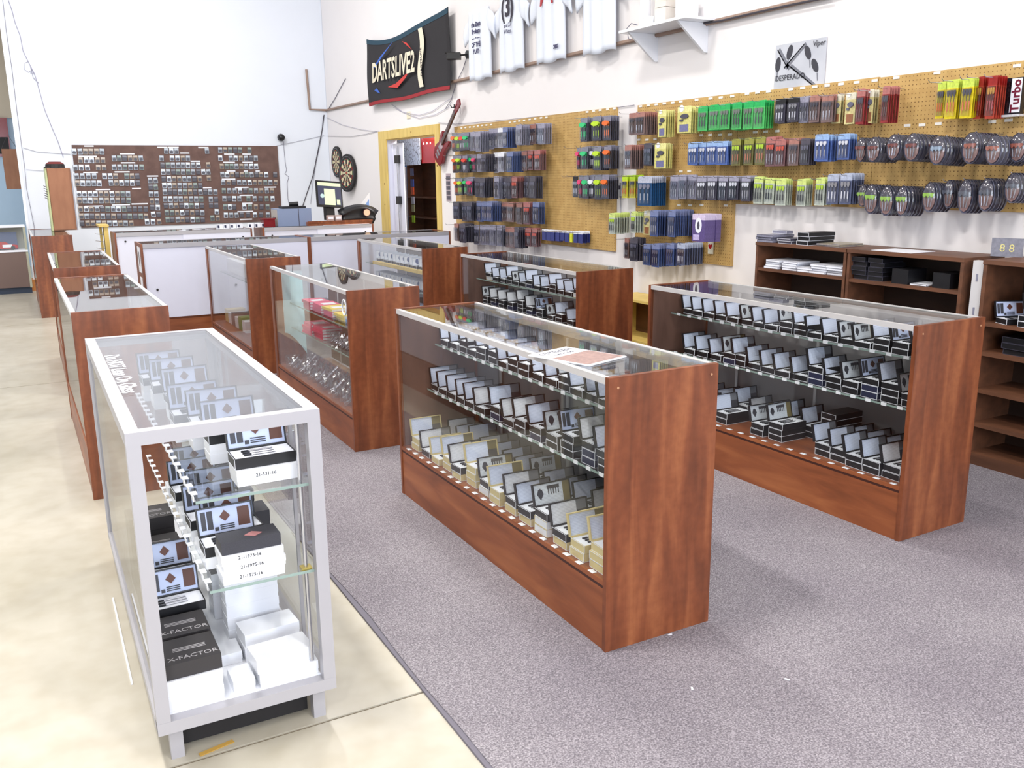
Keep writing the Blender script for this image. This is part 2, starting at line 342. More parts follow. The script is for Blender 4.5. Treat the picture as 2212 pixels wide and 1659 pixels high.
B1a = case('white-backed counter case of the near cross row, end papered with notices', 1.09, 9.75+.51, 1.72, .51, rz=-PI/2, shelves=((.6, .15),), back=WHITEDOOR, kick=.19, doorc=.5, H=.965, top=ALUW, group='counter cases in cross rows')
B1b = case('white-backed counter case of the near cross row, closer to the pegboards', 2.81, 9.75+.51, 1.70, .51, rz=-PI/2, shelves=((.6, .15),), back=WHITEDOOR, kick=.19, doorc=.5, top=ALUW, group='counter cases in cross rows')
B2a = case('white-backed counter case below the brown flight board', 1.06, 12.03+.51, 1.66, .51, rz=-PI/2, shelves=((.6, .15),), back=WHITEDOOR, kick=.19, doorc=.86, top=ALUW, group='counter cases in cross rows')
B2b = case('white-backed counter case carrying the computer and the grey box', 2.86, 12.03+.51, 1.53, .51, rz=-PI/2, shelves=((.6, .15),), back=WHITEDOOR, kick=.19, doorc=.86, top=ALUW, group='counter cases in cross rows')
shelf_labels(C, .012, .267, [.1+i*.082 for i in range(21)], True)
shelf_labels(C, .149, .55, [.08+i*.085 for i in range(20)]); shelf_labels(C, .199, .775, [.08+i*.085 for i in range(20)])
shelf_labels(R_, .012, .260, [.06+i*.085 for i in range(20)], True)
shelf_labels(R_, .129, .57, [.06+i*.085 for i in range(20)]); shelf_labels(R_, .149, .795, [.06+i*.09 for i in range(19)])

# metal-framed case in the foreground
Wt = empty('display_case', (.183, 2.386, 0), -.01); tag(Wt, 'silver metal-framed glass case with printed words on its top', 'display case')
WW, WL, WH = .503, 1.608, .965
b = .036
for (px, py) in ((0, 0), (WW-b, 0), (0, WL-b), (WW-b, WL-b)):
    ob('frame_post', MB().box(px, px+b, py, py+b, .10, WH-b).mesh('frame_post', ALUW), Wt)
for z0 in (.10, WH-b):
    e = .0006
    for (a0, a1, c0, c1) in ((0, WW, -e, b), (0, WW, WL-b, WL+e), (-e, b, b, WL-b), (WW-b, WW+e, b, WL-b)):
        ob('frame_rail', MB().box(a0, a1, c0, c1, z0, z0+b).mesh('frame_rail', ALUW), Wt)
for (px, py) in ((.03, .03), (WW-.065, .03), (.03, WL-.065), (WW-.065, WL-.065)):
    ob('leg', MB().box(px, px+b, py, py+b, 0, .10).mesh('leg', ALUW), Wt)
ob('deck', MB().box(b, WW-b, b, WL-b, .128, .14).mesh('deck', WHITEG), Wt)
ob('base_panel', MB().box(.07, WW-.07, .085, WL-.08, .004, .10).mesh('base_panel', BLACKM), Wt)
ob('top_glass', MB().box(b-.004, WW-b+.004, b-.004, WL-b+.004, WH-.008, WH-.002).mesh('top_glass', glass_mat('hazy_glass_top', (.95, .96, .97), .13, .7, .04)), Wt)
ob('side_glass', MB().box(.008, .013, b, WL-b, .135, WH-b).mesh('side_glass', GLASS), Wt)
ob('side_glass', MB().box(WW-.013, WW-.008, b, WL-b, .135, WH-b).mesh('side_glass', GLASS), Wt)
ob('side_glass', MB().box(b, WW-b, WL-.012, WL-.007, .135, WH-b).mesh('side_glass', GLASS), Wt)
for (z, x0) in ((.745, .16), (.48, .175)):
    ob('shelf', MB().box(x0, WW-.02, .03, WL-.04, z-.008, z).mesh('shelf', GLASS), Wt)
    ob('shelf_edge', MB().box(x0-.002, WW-.02, .028, .03, z-.008, z).mesh('shelf_edge', GEDGE), Wt)
    shelf_labels(Wt, x0-.001, z, [.07+i*.075 for i in range(19)])
    shelf_labels(Wt, x0+.005, z, [.1+i*.075 for i in range(19)], True)
for yy in (.25, WL-.25): ob('shelf_standard', MB().box(WW-.03, WW-.02, yy-.006, yy+.006, .14, WH-b).mesh('shelf_standard', ALUW), Wt)
ob('shelf_standard', MB().cyl((WW-.055, .05, .14), (WW-.055, .05, WH-b), .006, n=8).mesh('shelf_standard', SILVER), Wt)
ob('shelf_clip', MB().box(WW-.07, WW-.04, .035, .065, .47, .485).mesh('shelf_clip', M('brass', (196, 176, 96), .3, .6)), Wt)
text('Do NOT Lean On Glass', .072, WHITEG, (.062, .83, WH-.0015), 'Zr', Wt, sx=.95, ext=.0004, bold=.001)
ob('edge_strip', MB().box(-.03, -.024, .5, 1.2, 0, .004).mesh('edge_strip', WHITEG), Wt)

# ------------------------------------------------------------------ open dart cases (box with a hinged display lid)
OCW, OCD, OCH, OLH = .165, .092, .03, .085
def frame_box(mb, w, d, h, t, mi):           # shallow open tray
    mb.box(0, w, 0, t, 0, h, mi); mb.box(0, w, d-t, d, 0, h, mi); mb.box(0, t, t, d-t, 0, h, mi); mb.box(w-t, w, t, d-t, 0, h, mi); mb.box(t, w-t, t, d-t, 0, t, mi)
def dart_small(mb, x, z0, z1, y, T, mi=0):   # a dart lying/standing on a card, along local z
    mb.cyl((x, y, z0), (x, y, z0+(z1-z0)*.6), .0022, n=5, mi=mi, T=T)
    mb.box(x-.005, x+.005, y-.001, y+.001, z0+(z1-z0)*.6, z1, mi, T)
def make_case(kind):
    rim, card, inner = {'blue': (BLACK, CARDBLUE, WHITE), 'white': (BLACK, CARDWHITE, WHITE), 'wood': (CREAM, CARDBLUE, WHITE), 'emblem': (BLACK, CARDGREY, WHITE),
                        'window': (BLACK, PAPERBLUE, WHITE), 'round': (M('pale_rim', (196, 204, 220), .4), WHITE, WHITE)}[kind]
    sleeve = {'wood': CREAM}.get(kind, BLACK)
    r = empty('open_dart_case')
    mb = MB(); frame_box(mb, OCW, OCD, OCH, .003, 0); mb.box(-.0008, 0, -.0008, OCD, 0, .002, 1); mb.box(-.0008, 0, 0, OCD, OCH-.002, OCH, 1); mb.box(-.0008, 0, -.0008, .002, 0, OCH, 1)
    ob('base', mb.mesh('base', [sleeve, WHITE]), r)
    mb = MB(); mb.box(.003, OCW-.003, .003, OCD-.003, OCH-.006, OCH-.002, 0)
    ob('insert', mb.mesh('insert', inner), r)
    mb = MB()
    for k in range(3): mb.cyl((.05, .025+k*.018, OCH+.001), (.115, .025+k*.018, OCH+.001), .0024, n=5, mi=0); mb.box(.03, .05, .022+k*.018, .028+k*.018, OCH-.001, OCH+.003, 1)
    ob('dart_barrels', mb.mesh('dart_barrels', [SILVER, BLACK]), r)
    T = Matrix.Translation((0, OCD, OCH)) @ Matrix.Rotation(math.radians(-14), 4, 'X')
    mb = MB(); t = .004; h = OLH
    mb.box(0, OCW, 0, .014, 0, t, 0, T); mb.box(0, OCW, 0, .014, h-t, h, 0, T); mb.box(0, t, 0, .014, t, h-t, 0, T); mb.box(OCW-t, OCW, 0, .014, t, h-t, 0, T); mb.box(t, OCW-t, .010, .014, t, h-t, 0, T)
    ob('lid', mb.mesh('lid', rim), r)
    mb = MB(); mb.box(t, OCW*.70 if kind in ('wood', 'blue', 'white') else OCW-t, .005, .010, t, h-t, 0)
    lc = ob('lid_card', mb.mesh('lid_card', card), r); lc.matrix_local = T
    mb = MB()
    if kind in ('wood', 'blue', 'white'):
        mb.box(OCW*.70, OCW-t, .006, .010, t, h*.5, 0); mb.box(OCW*.70, OCW-t, .006, .010, h*.5, h-t, 1)
        ms = [DARKINS, M('olive_photo', (120, 108, 70), .5)] if kind == 'wood' else [DARKINS, M('grey_photo', (120, 122, 130), .5)]
    elif kind == 'emblem':
        cx, cz = .032, h*.5
        mb.prism([(cx-.014, cz), (cx-.008, cz+.018), (cx, cz+.022), (cx+.009, cz+.016), (cx+.014, cz), (cx, cz-.022)], .0035, .005, 'y', 0)
        for k in range(5): dart_small(mb, .068+k*.011, h*.45, h*.85, .004, None, 0)
        mb.box(OCW*.8, OCW-t, .0035, .005, t, h-t, 1); ms = [DARKINS, M('olive_photo', (120, 108, 70), .5)]
    elif kind == 'window':
        mb.box(.012, .026, .0035, .005, h*.2, h*.85, 0); mb.box(.03, .046, .0035, .005, h*.2, h*.85, 0); mb.box(OCW-.045, OCW-.01, .0035, .005, h*.18, h*.85, 1)
        mb.prism([(.066, h*.6), (.082, h*.82), (.098, h*.6), (.082, h*.42)], .0035, .005, 'y', 2); mb.box(.05, .062, .0035, .005, h*.12, h*.25, 0)
        for k in range(3): mb.box(.066, .108, .0035, .005, h*.14+k*.006, h*.14+k*.006+.003, 0)
        ms = [DARKINS, M('brown_leather', (88, 52, 40), .5), M('emblem_brown', (96, 58, 48), .5)]
    else:
        mb.prism([(.055+.022*math.cos(a*PI/6), h*.5+.028*math.sin(a*PI/6)) for a in range(12)], .0035, .005, 'y', 0); ms = [M('target_blue', (90, 100, 140), .5)]
    ins = ob('lid_print', mb.mesh('lid_print', ms), r); ins.matrix_local = T
    r.location = (0, 0, -50); return r
PROTO = {k: make_case(k) for k in ('blue', 'white', 'wood', 'emblem', 'window', 'round')}
for o in list(COL.objects):
    if o.parent: KIDS.setdefault(o.parent.name, []).append(o)
used = set()
def put_case(kind, loc, label, group, rz=0, s=1):
    p = PROTO[kind]
    if kind not in used: used.add(kind); o = p; o.location = loc; o.rotation_euler = (0, 0, rz)
    else: o = copy_tree(p, loc, rz)
    o.scale = (s, s, s); tag(o, label, 'dart case', group); return o
def dbox_mesh(mat, edge, w=OCW, d=OCD, h=OCH, nm='dart_box'):
    mb = MB(); mb.box(0, w, 0, d, 0, h, 0); e = .0008
    mb.box(-e, w+e, -e, 0, 0, .0018, 1); mb.box(-e, 0, 0, d, 0, .0018, 1); mb.box(-e, 0, 0, .002, 0, h, 1); mb.box(-e, 0, d-.002, d, 0, h, 1); mb.box(-e, 0, 0, d, h-.0018, h, 1)
    return mb.mesh(nm, [mat, edge])
DB = {'black': dbox_mesh(BLACK, WHITE), 'navy': dbox_mesh(NAVY, WHITE), 'cream': dbox_mesh(CREAM, WHITE), 'white': dbox_mesh(WHITE, CREAM)}
PLACE = {}
def row(kinds, ys, X, z, where, stacks=None, sleeve='black', jit=.008, s=1, order='from the near end'):
    """kinds string letters: b blue, w white, o wood, e emblem, n window, r round"""
    K = {'b': 'blue', 'w': 'white', 'o': 'wood', 'e': 'emblem', 'n': 'window', 'r': 'round'}
    D = {'b': 'open case with pale blue lid', 'w': 'open case with white printed lid', 'o': 'cream-rimmed open case with blue lid', 'e': 'open case with shield-and-darts lid', 'n': 'open case with windowed lid', 'r': 'open case with round target lid'}
    ys = sorted(ys)
    for i, y in enumerate(ys):
        k = kinds[i % len(kinds)]; n = 0 if stacks is None else stacks[i % len(stacks)]
        x = X + random.uniform(-jit, jit)
        sl = sleeve[i % len(sleeve)] if isinstance(sleeve, (list, tuple)) else sleeve
        for q in range(n):
            o = ob('dart_box', DB[sl], None, (x+random.uniform(-.003, .003), y, z+q*(OCH*s+.0008))); o.scale = (s, s, s)
            tag(o, ('' if n == 1 else ['lowest ', 'middle ' if n == 3 else 'upper ', 'upper '][q]) + f'{sl} box under {ORD[i]} open case {where}', 'box', f'closed boxes stacked {where}')
        put_case(K[k], (x, y, z+n*(OCH*s+.0008)), f'{D[k]}, {ORD[i]} {where}', f'open cases {where}', random.uniform(-.05, .05), s)
def rng(a, b, n, j=.006): return [a+(b-a)*i/(n-1)+random.uniform(-j, j) for i in range(n)]
row('bbbbbebbbbbbbwbbb', rng(2.33, 3.95, 17), 1.795, .7755, 'on top shelf of centre case', [0, 0, 0, 0, 0, 1, 0, 0, 1, 1, 0, 1, 1, 0, 1, 0, 0], s=.93)
row('wbwnebwwbwb', rng(2.34, 3.45, 10), 1.745, .5505, 'on middle shelf of centre case', [1, 2, 2, 2, 1, 1, 1, 0, 1, 0], ['black', 'black', 'navy'], s=.95)
row('bbbbbb', rng(3.56, 3.97, 5), 1.745, .5505, 'at far end of centre middle shelf', [0], s=.95)
row('oowebwoeowoowoo', rng(2.32, 3.95, 14), 1.62, .267, 'in front row of centre case deck', [2, 1, 1, 2, 1, 1, 1, 1, 2, 1, 1, 0, 0, 1], ['cream', 'cream', 'cream', 'white'])
row('ebwbbbebbbwbbw', rng(2.40, 3.97, 14), 1.835, .267, 'in back row of centre case deck', [0, 0, 1, 1, 0, 0, 1, 0, 0, 0, 0, 1, 0, 0], 'black', s=.92)
row('bnbeebbbebbebbbb', rng(2.47, 4.02, 17), 3.385, .7955, 'on top shelf of wall-side case', [1, 1, 1, 0, 0, 0, 0, 1, 1, 0, 0, 0, 0, 0, 0, 0, 0], s=.93)
row('ebnebbbbbbbnbb', rng(2.48, 3.55, 11), 3.37, .5705, 'on middle shelf of wall-side case', [1, 2, 2, 1, 1, 2, 0, 0, 0, 0, 1], ['black', 'black', 'navy'])
row('ebbb', [3.62, 3.74, 3.85, 3.95], 3.36, .5705, 'at far end of wall-side middle shelf', [1, 0, 0, 0], ['navy'])
row('wbbbb', rng(2.47, 2.86, 5, .002), 3.27, .2605, 'in near deck row of wall-side case', [1], 'black')
row('wbbbb', rng(2.52, 2.90, 5, .002), 3.465, .2605, 'in near back deck row of wall-side case', [0], 'black')
row('eebbebb', [3.17, 3.29, 3.56, 3.68, 3.80, 3.91, 4.02], 3.27, .2605, 'in far deck row of wall-side case', [2, 1, 1, 0, 0, 0, 0], 'black')
row('bbbwbbbb', rng(3.12, 4.0, 8), 3.465, .2605, 'in far back deck row of wall-side case', [1, 1, 0, 0, 1, 0, 0, 0], ['black', 'navy'])
for q in range(5):
    o = ob('dart_box', DB['black'], None, (3.46, 3.0, .2605+q*.0312)); o.scale = (1.15, 1, 1)
    tag(o, f'black box in dark stack on wall-side case deck, {ORD[q]} from the bottom', 'box', 'dark stack in wall-side case')
row('bbbbbbbbbebb', rng(5.10, 6.55, 14), 3.39, .7575, 'on top shelf of case behind the centre', [0, 1, 0, 0, 1, 0], ['black', 'white', 'black', 'navy'], s=.93)
row('bbbenwwwwwe', rng(5.12, 6.58, 11), 3.37, .5605, 'on second shelf of case behind the centre', [0, 0, 1, 0, 1, 1, 2, 1, 1, 1, 1], ['black', 'navy'], s=.95)
row('bwbwb', rng(5.2, 6.5, 9), 3.37, .267, 'on deck of case behind the centre', [0, 1], s=.95)
# magazines on the centre case
mg = empty('magazine', (1.70, 2.635, .962), .31); tag(mg, 'white catalogue with grey lettering lying on the centre glass top', 'magazine')
box('cover', WHITE, -.105, .105, -.14, .14, 0, .004, mg); box('cover_photo', M('cover_photo', (160, 132, 126), .4, var=.5, scale=60), -.10, .10, -.13, .03, .004, .0046, mg)
t_ = M('grey_ink', (80, 80, 90), .5)
text('OTTELSEN', .04, t_, (0, .10, .0045), 'Z', mg, ext=.0003, sx=.9); text('CATALOG', .022, t_, (0, .06, .0045), 'Z', mg, ext=.0003)

# ------------------------------------------------------------------ contents of the metal-framed case
BX = {}
def wbox(x, y, z, w, d, h, mat, label, rz=0, txt=None, ts=.014, nm='dart_box', tcol=None, lidline=True):
    r = ob(nm, MB().box(0, w, 0, d, 0, h).mesh(nm, mat), None, (x, y, z), (0, 0, rz))
    if lidline: ob('lid', MB().box(-.001, w+.001, -.001, d+.001, h*.35, h+.001).mesh('lid', mat), r)
    if txt: text(txt, ts, tcol or BLACKM, (w*.45, -.0022, h*.62), '-Y', r, ext=.0003)
    tag(r, label, 'box', 'boxes inside the metal-framed case'); return r
for q in range(3): wbox(.395+random.uniform(0, .006), 2.425, .4805+q*.029, .172, .09, .028, WHITEG, f'white box marked 21-1975-16 on metal case middle shelf, {ORD[q]} from bottom', 0, '21-1975-16')
o = wbox(.40, 2.43, .5685, .165, .085, .035, M('charcoal_weave', (54, 54, 62), .6, var=.4, scale=300), 'dark textured case lying on the three marked white boxes', nm='dart_wallet', lidline=False)
ob('crest', MB().prism([(.07, .03), (.095, .05), (.12, .03), (.095, .012)], .0355, .0375, 'z').mesh('crest', M('pink_emblem', (176, 120, 120), .5)), o)
wbox(.466, 2.47, .7455, .178, .10, .045, WHITEG, 'white box marked 21-331 under the top-shelf open case', 0, '21-331-16')
put_case('window', (.466, 2.485, .7915), 'open black case with brown emblem, front of metal case top shelf', 'open cases in the metal-framed case', 0, 1.05)
for i, (yy, xx, k) in enumerate(((2.72, .44, 'window'), (2.90, .42, 'window'), (3.02, .385, 'window'), (3.30, .41, 'window'), (3.52, .385, 'window'), (3.68, .37, 'window'))):
    wbox(xx, yy, .7455, .165, .09, .03, WHITEG, f'white box below the {ORD[i+1]} open case on metal case top shelf')
    wbox(xx, yy, .7765, .165, .09, .03, WHITEG, f'upper white box below the {ORD[i+1]} open case on metal case top shelf')
    put_case(k, (xx, yy, .8075), f'open black case, {ORD[i+1]} from the front on metal case top shelf', 'open cases in the metal-framed case', random.uniform(-.06, .06), 1)
for i, yy in enumerate((2.56, 2.66, 2.80, 2.96, 3.10, 3.26)):
    wbox(.375, yy, .4805, .16, .085, .035, WHITEG, f'white box below {ORD[i]} open case on metal case middle shelf')
    put_case('window', (.375+(.03 if i % 2 else 0), yy, .517), f'open black case, {ORD[i]} from the front on metal case middle shelf', 'open cases on metal case middle shelf', random.uniform(-.05, .05))
for q in range(2): wbox(.222, 2.425, .1405+q*.046, .149, .16, .045, WHITEG, ('lower' if q == 0 else 'upper') + ' white box in front left corner of the metal-framed case')
BK = M('black_card_box', (48, 45, 47), .45)
GREY = M('silver_print', (170, 166, 168), .4)
def blackbox(x, y, z, d, label, n=1):
    for q in range(n):
        o = wbox(x, y, z+q*.046, .15, d, .045, BK, label + (f', {ORD[q]} layer up' if n > 1 else ''), 0, lidline=False)
        if q == n-1:
            text('X-FACTOR', .028, GREY, (.078, .028, .0456), 'Z', o, ext=.0003)
            for k in range(3): ob('dart_print', MB().box(.03, .12, .07+k*.008, .073+k*.008, .0451, .0456).mesh('dart_print', GREY), o)
blackbox(.224, 2.432, .233, .15, 'black box lettered X-FACTOR on the two front left white boxes')
blackbox(.226, 2.60, .1405, .14, 'black box behind the front left stack in the metal case', 3)
for q in range(3): wbox(.228, 2.76, .1405+q*.041, .15, .09, .04, WHITEG, f'white box in second left stack of the metal case, {ORD[q]} from bottom')
put_case('window', (.228, 2.76, .2645), 'open black case in left column of metal case, nearer one', 'open cases in left column of the metal-framed case', .02)
for q in range(4): wbox(.228, 2.90, .1405+q*.041, .15, .09, .04, WHITEG, f'white box in third left stack of the metal case, {ORD[q]} from bottom')
put_case('window', (.228, 2.90, .3055), 'open black case in left column of metal case, further one', 'open cases in left column of the metal-framed case', -.02)
blackbox(.23, 3.06, .1405, .15, 'black lettered box stack at mid left of metal case', 5)
blackbox(.232, 3.26, .1405, .14, 'black lettered box stack toward far left of metal case', 6)
for i, (yy, n) in enumerate(((2.43, 1), (2.60, 1))):
    wbox(.474-.004*i, yy-.006, .1405, .172, .13, .04, WHITEG, ('front' if i == 0 else 'second') + ' right lower white box on metal case floor')
    wbox(.470+.004*i, yy, .1815, .17, .10, .042, WHITEG, ('front' if i == 0 else 'second') + ' right upper white box on metal case floor', .06)
    wbox(.40, yy, .1405, .06, .09, .036, WHITEG, ('front' if i == 0 else 'second') + ' small white box between stacks on metal case floor')
for q in range(5): wbox(.45, 2.74, .1405+q*.041, .165, .09, .04, WHITEG, f'white box in back right stack of metal case, {ORD[q]} from bottom')
put_case('window', (.45, 2.74, .3455), 'open black case with shiny darts, low right in the metal-framed case', 'low open cases in the metal-framed case')
for q in range(6): wbox(.44, 2.92, .1405+q*.041, .165, .09, .04, BK if q > 3 else WHITEG, f'box in far right stack of metal case, {ORD[q]} from bottom')
for q in range(4): wbox(.56, 2.8+q*.22, .4805, .06, .1, .06, DARKINS, f'dark box along right side of metal case shelf, {ORD[q]} from front')

# ------------------------------------------------------------------ contents of M1, M2, M3
cols = [('pink', (222, 70, 110)), ('pink', (214, 60, 100)), ('pink', (230, 90, 120)), ('yellow', (232, 204, 70)), ('blue', (90, 140, 200)), ('lime', (150, 200, 90))]
def booklet(x, y, z, col, nm, label, w=.14, d=.2, h=.012, rz=0):
    r = ob('booklet', MB().box(0, w, 0, d, 0, h).mesh('booklet', M('cover_'+nm, col, .4)), None, (x, y, z), (0, 0, rz))
    ob('pages', MB().box(.002, w-.002, -.0006, 0, .002, h-.002).mesh('pages', WHITE), r); ob('title_band', MB().box(.03, w-.02, .03, d*.6, h, h+.0006).mesh('title_band', WHITE), r)
    tag(r, label, 'booklet', 'booklets in the booklet case')
yy = 6.08
for i in range(5):
    for q in range(3 if i < 3 else 2):
        c = cols[min(i + (q == 2), 5)]; booklet(1.73+.012*i, yy-i*.21, .7006+q*.019, c[1], c[0], f'{c[0]} booklet on top shelf, {ORD[i]} pile from the far end, {("bottom", "middle", "top")[q]}', h=.018, rz=random.uniform(-.05, .05))
for i in range(2):
    for q in range(4): booklet(1.73+.01*i, 6.08-i*.22, .5206+q*.019, cols[q % 2][1], 'pink', f'pink booklet on second shelf, {("farther", "nearer")[i]} pile, {ORD[q]} from bottom', h=.018, rz=random.uniform(-.06, .06))
def bag_mesh(mat):
    mb = MB(); random.seed(5)
    def fn(u, v):
        e = max(0, 1-(2*u-1)**4)*max(0, 1-(2*v-1)**4); return ((u-.5)*.11, -e*.018+random.uniform(-.004, .004), v*.10+random.uniform(-.003, .003))
    mb.grid(fn, 6, 6, 0)
    def fb(u, v):
        e = max(0, 1-(2*u-1)**4)*max(0, 1-(2*v-1)**4); return ((u-.5)*.11, e*.018+.006, v*.10)
    mb.grid(fb, 4, 4, 0)
    for k in range(9): mb.cyl((random.uniform(-.04, .04), .002, random.uniform(.015, .04)), (random.uniform(-.04, .04), .002, random.uniform(.05, .085)), .003, n=5, mi=1)
    return mb.mesh('clear_bag', [mat, SILVER])
bagm = bag_mesh(BLISTER)
for i in range(13):
    for j in range(2):
        o = ob('clear_bag', bagm, None, (1.70+j*.13+random.uniform(-.01, .01), 5.02+i*.12, .2315), (math.radians(-18+random.uniform(-6, 6)), 0, random.uniform(-.2, .2)))
        tag(o, f'clear crinkled bag of dart tips, {ORD[i]} in {("front", "back")[j]} row of booklet case floor', 'bag', 'clear bags on the booklet case floor')
for i in range(9):
    o = ob('clear_bag', bagm, None, (1.78+random.uniform(-.01, .01), 5.02+i*.085, .5206), (math.radians(-15), 0, random.uniform(-.2, .2))); tag(o, f'clear bag of small parts, {ORD[i]} on second shelf of booklet case', 'bag', 'clear bags on the booklet case shelf')
sh = ob('bright_patch_sheet', MB().grid(lambda u, v: (1.668+u*.152, 6.55+.02*math.sin(u*3), (.48-.17*u**1.6)*(1-v)+v*.93), 10, 6).mesh('bright_patch_sheet', M('pale_cyan_gloss', (206, 244, 255), .08)), None)  # made-up sheet, stands in for a bright patch in the case glass
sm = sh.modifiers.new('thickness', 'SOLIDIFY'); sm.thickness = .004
tag(sh, 'made-up pale blue sheet for the bright patch, far end of booklet case', 'sheet')
ring = tube('number_badge', [(1.62, 4.99+.035*math.cos(a*PI/8), .86+.045*math.sin(a*PI/8)) for a in range(16)], .005, WHITEG, cyclic=True)
tag(ring, 'white ring badge fixed inside the glass of the booklet case', 'badge')
for i in range(6):
    wbox(1.72, 8.15+i*.15, .2365, .17, .13, .10+.02*(i % 2), [WHITE, M('green_box', (110, 150, 80), .5), WHITE, GREYBACK, WHITE, CREAM][i], f'upright carton on floor of case beside white counter, {ORD[i]} from near end')['group'] = 'cartons in the white-box case'
for i in range(5):
    for q in range(2): wbox(1.78, 8.15+i*.18, .7206+q*.061, .16, .18, .06, WHITEG, f'{("lower", "upper")[q]} white box on shelf of case beside white counter, {ORD[i]} from near end')['group'] = 'white boxes on the shelf'
tr = ob('tray', MB().box(3.22, 3.42, 7.52, 8.9, .7205, .75).mesh('tray', YWOOD)); tag(tr, 'pale yellow riser board on top shelf of the round-window case', 'riser')
row('r', rng(7.58, 8.80, 12), 3.26, .7505, 'on yellow riser of the round-window case', s=.9)
row('r', rng(7.56, 8.82, 13), 3.26, .5405, 'on second shelf of the round-window case', s=.9)
for i in range(5): wbox(3.24, 7.56+i*.25, .267, .17, .2, .12, PAPERBLUE, f'pale blue carton on floor of round-window case, {ORD[i]} from near end')['group'] = 'cartons in the round-window case'
def refresh():
    KIDS.clear()
    for o in COL.objects:
        if o.parent: KIDS.setdefault(o.parent.name, []).append(o)

# ------------------------------------------------------------------ brown flight board on the back wall
BROWN = ramp_mat('brown_pegboard', [(.3, (92, 68, 62)), (.7, (110, 84, 76))], nscale=8, rough=.7)
bb = struct(box('flight_board', BROWN, .90, 3.97, YW-.02, YW-.002, .895, 2.115)); del bb['kind']
tag(bb, 'large brown pegboard full of small clear packs on the back wall', 'pegboard')
def bxy(u, v): p = onY(130+u/4.424, 290+v/4.424, YW-.03); return p.x, p.z
FM = {}
for nm, c in (('grey', (150, 158, 168)), ('dark', (92, 92, 100)), ('pale', (196, 206, 220)), ('tan', (146, 132, 118)), ('green', (118, 132, 128))):
    mb = MB(); mb.box(-.032, .032, -.008, 0, -.085, 0, 0); mb.box(-.030, .030, -.014, -.008, -.030, -.002, 1); mb.prism([(-.02, -.075), (-.026, -.045), (0, -.034), (.026, -.045), (.02, -.075)], -.013, -.008, 'y', 2)
    FM[nm] = mb.mesh('flight_pack', [M('pack_'+nm, c, .25), M('pack_top_'+nm, tuple(min(255, v+40) for v in c), .2), M('pack_dark', (84, 84, 94), .4)])
runs = [(165, 135, 400, 6), (248, 195, 410, 5), (230, 515, 770, 6), (318, 145, 260, 3), (318, 365, 420, 2), (315, 515, 780, 6), (400, 155, 325, 4), (400, 425, 530, 3), (400, 635, 735, 3),
        (468, 165, 375, 5), (465, 485, 740, 6), (568, 180, 650, 10), (633, 185, 655, 10), (713, 195, 818, 13), (783, 202, 822, 13), (850, 210, 680, 10), (835, 830, 945, 3),
        (440, 860, 910, 2), (505, 865, 912, 2), (572, 870, 918, 2), (636, 877, 925, 2), (700, 882, 935, 2), (765, 888, 940, 2),
        (160, 1015, 1112, 3), (160, 1402, 1402, 1), (230, 970, 970, 1), (230, 1070, 1222, 4), (295, 980, 1320, 8), (292, 1413, 1413, 1), (360, 985, 1415, 10), (425, 990, 1332, 8), (420, 1420, 1420, 1), (490, 995, 1340, 8),
        (552, 1000, 1485, 11), (618, 1003, 1350, 8), (620, 1440, 1488, 2), (683, 1010, 1355, 8), (680, 1443, 1492, 2), (748, 1020, 1360, 8), (740, 1497, 1497, 1), (815, 1027, 1362, 8), (800, 1455, 1506, 2),
        (150, 1530, 1720, 5), (150, 1810, 1810, 1), (228, 1530, 1530, 1), (230, 1630, 1870, 6), (307, 1545, 1872, 8), (385, 1550, 1968, 10), (385, 2055, 2055, 1), (460, 1560, 2060, 11), (540, 1565, 2025, 10), (615, 1570, 1712, 4), (615, 1800, 2030, 5),
        (693, 1577, 1665, 3), (693, 1760, 1982, 5), (773, 1585, 1685, 3), (770, 1735, 1985, 5)]
allp = []
for (v, u0, u1, n) in runs:
    blk = 0 if u1 < 835 else (1 if u1 < 950 else (2 if u1 < 1515 else 3))
    if v in (713, 783, 850): blk = 0
    for i in range(n): allp.append([blk, v, u0 + (u1-u0)*i/max(1, n-1)])
BLK_N = ['left block', 'narrow block', 'centre block', 'block nearest the corner']
for blk in range(4):
    P = sorted([p for p in allp if p[0] == blk], key=lambda p: p[1]); rows_, cur = [], None
    for p in P:
        if cur is None or p[1]-cur[0][1] > 24: cur = []; rows_.append(cur)
        cur.append(p)
    for r_i, rw in enumerate(rows_):
        for i, (_, v, u) in enumerate(sorted(rw, key=lambda p: p[2])):
            k = random.choice(['grey', 'grey', 'pale', 'dark', 'tan', 'green'] if u > 500 else ['pale', 'grey', 'pale', 'tan'])
            if v > 650: k = random.choice(['grey', 'dark', 'dark', 'green', 'pale', 'tan'])
            x, z = bxy(u, v)
            o = ob('flight_pack', FM[k], None, (x, YW-.022, z+.042), (0, random.uniform(-.07, .07), 0))
            tag(o, f'small {k} flight pack, {ORD[i]} from left in {ORD[r_i]} row, {BLK_N[blk]}, brown board', 'pack', f'flight packs on the brown board, {BLK_N[blk]}')
STRIPS = [(230, 320, 113), (175, 350, 212), (570, 710, 187), (580, 718, 273), (220, 360, 366), (520, 665, 360), (830, 937, 400), (340, 480, 530), (687, 773, 520), (235, 410, 690), (495, 668, 677), (682, 840, 667), (930, 1027, 125), (1035, 1133, 125),
          (1148, 1235, 180), (1320, 1418, 127), (1247, 1340, 258), (1365, 1445, 512), (1567, 1667, 190), (1742, 1822, 190), (1558, 1670, 268), (1742, 1845, 268), (1590, 1675, 352), (1755, 1795, 352), (1868, 1908, 352), (1545, 1675, 430), (1672, 1800, 510), (1952, 2065, 507), (1715, 1845, 585), (1740, 1838, 661), (1695, 1845, 740), (1718, 1835, 815)]
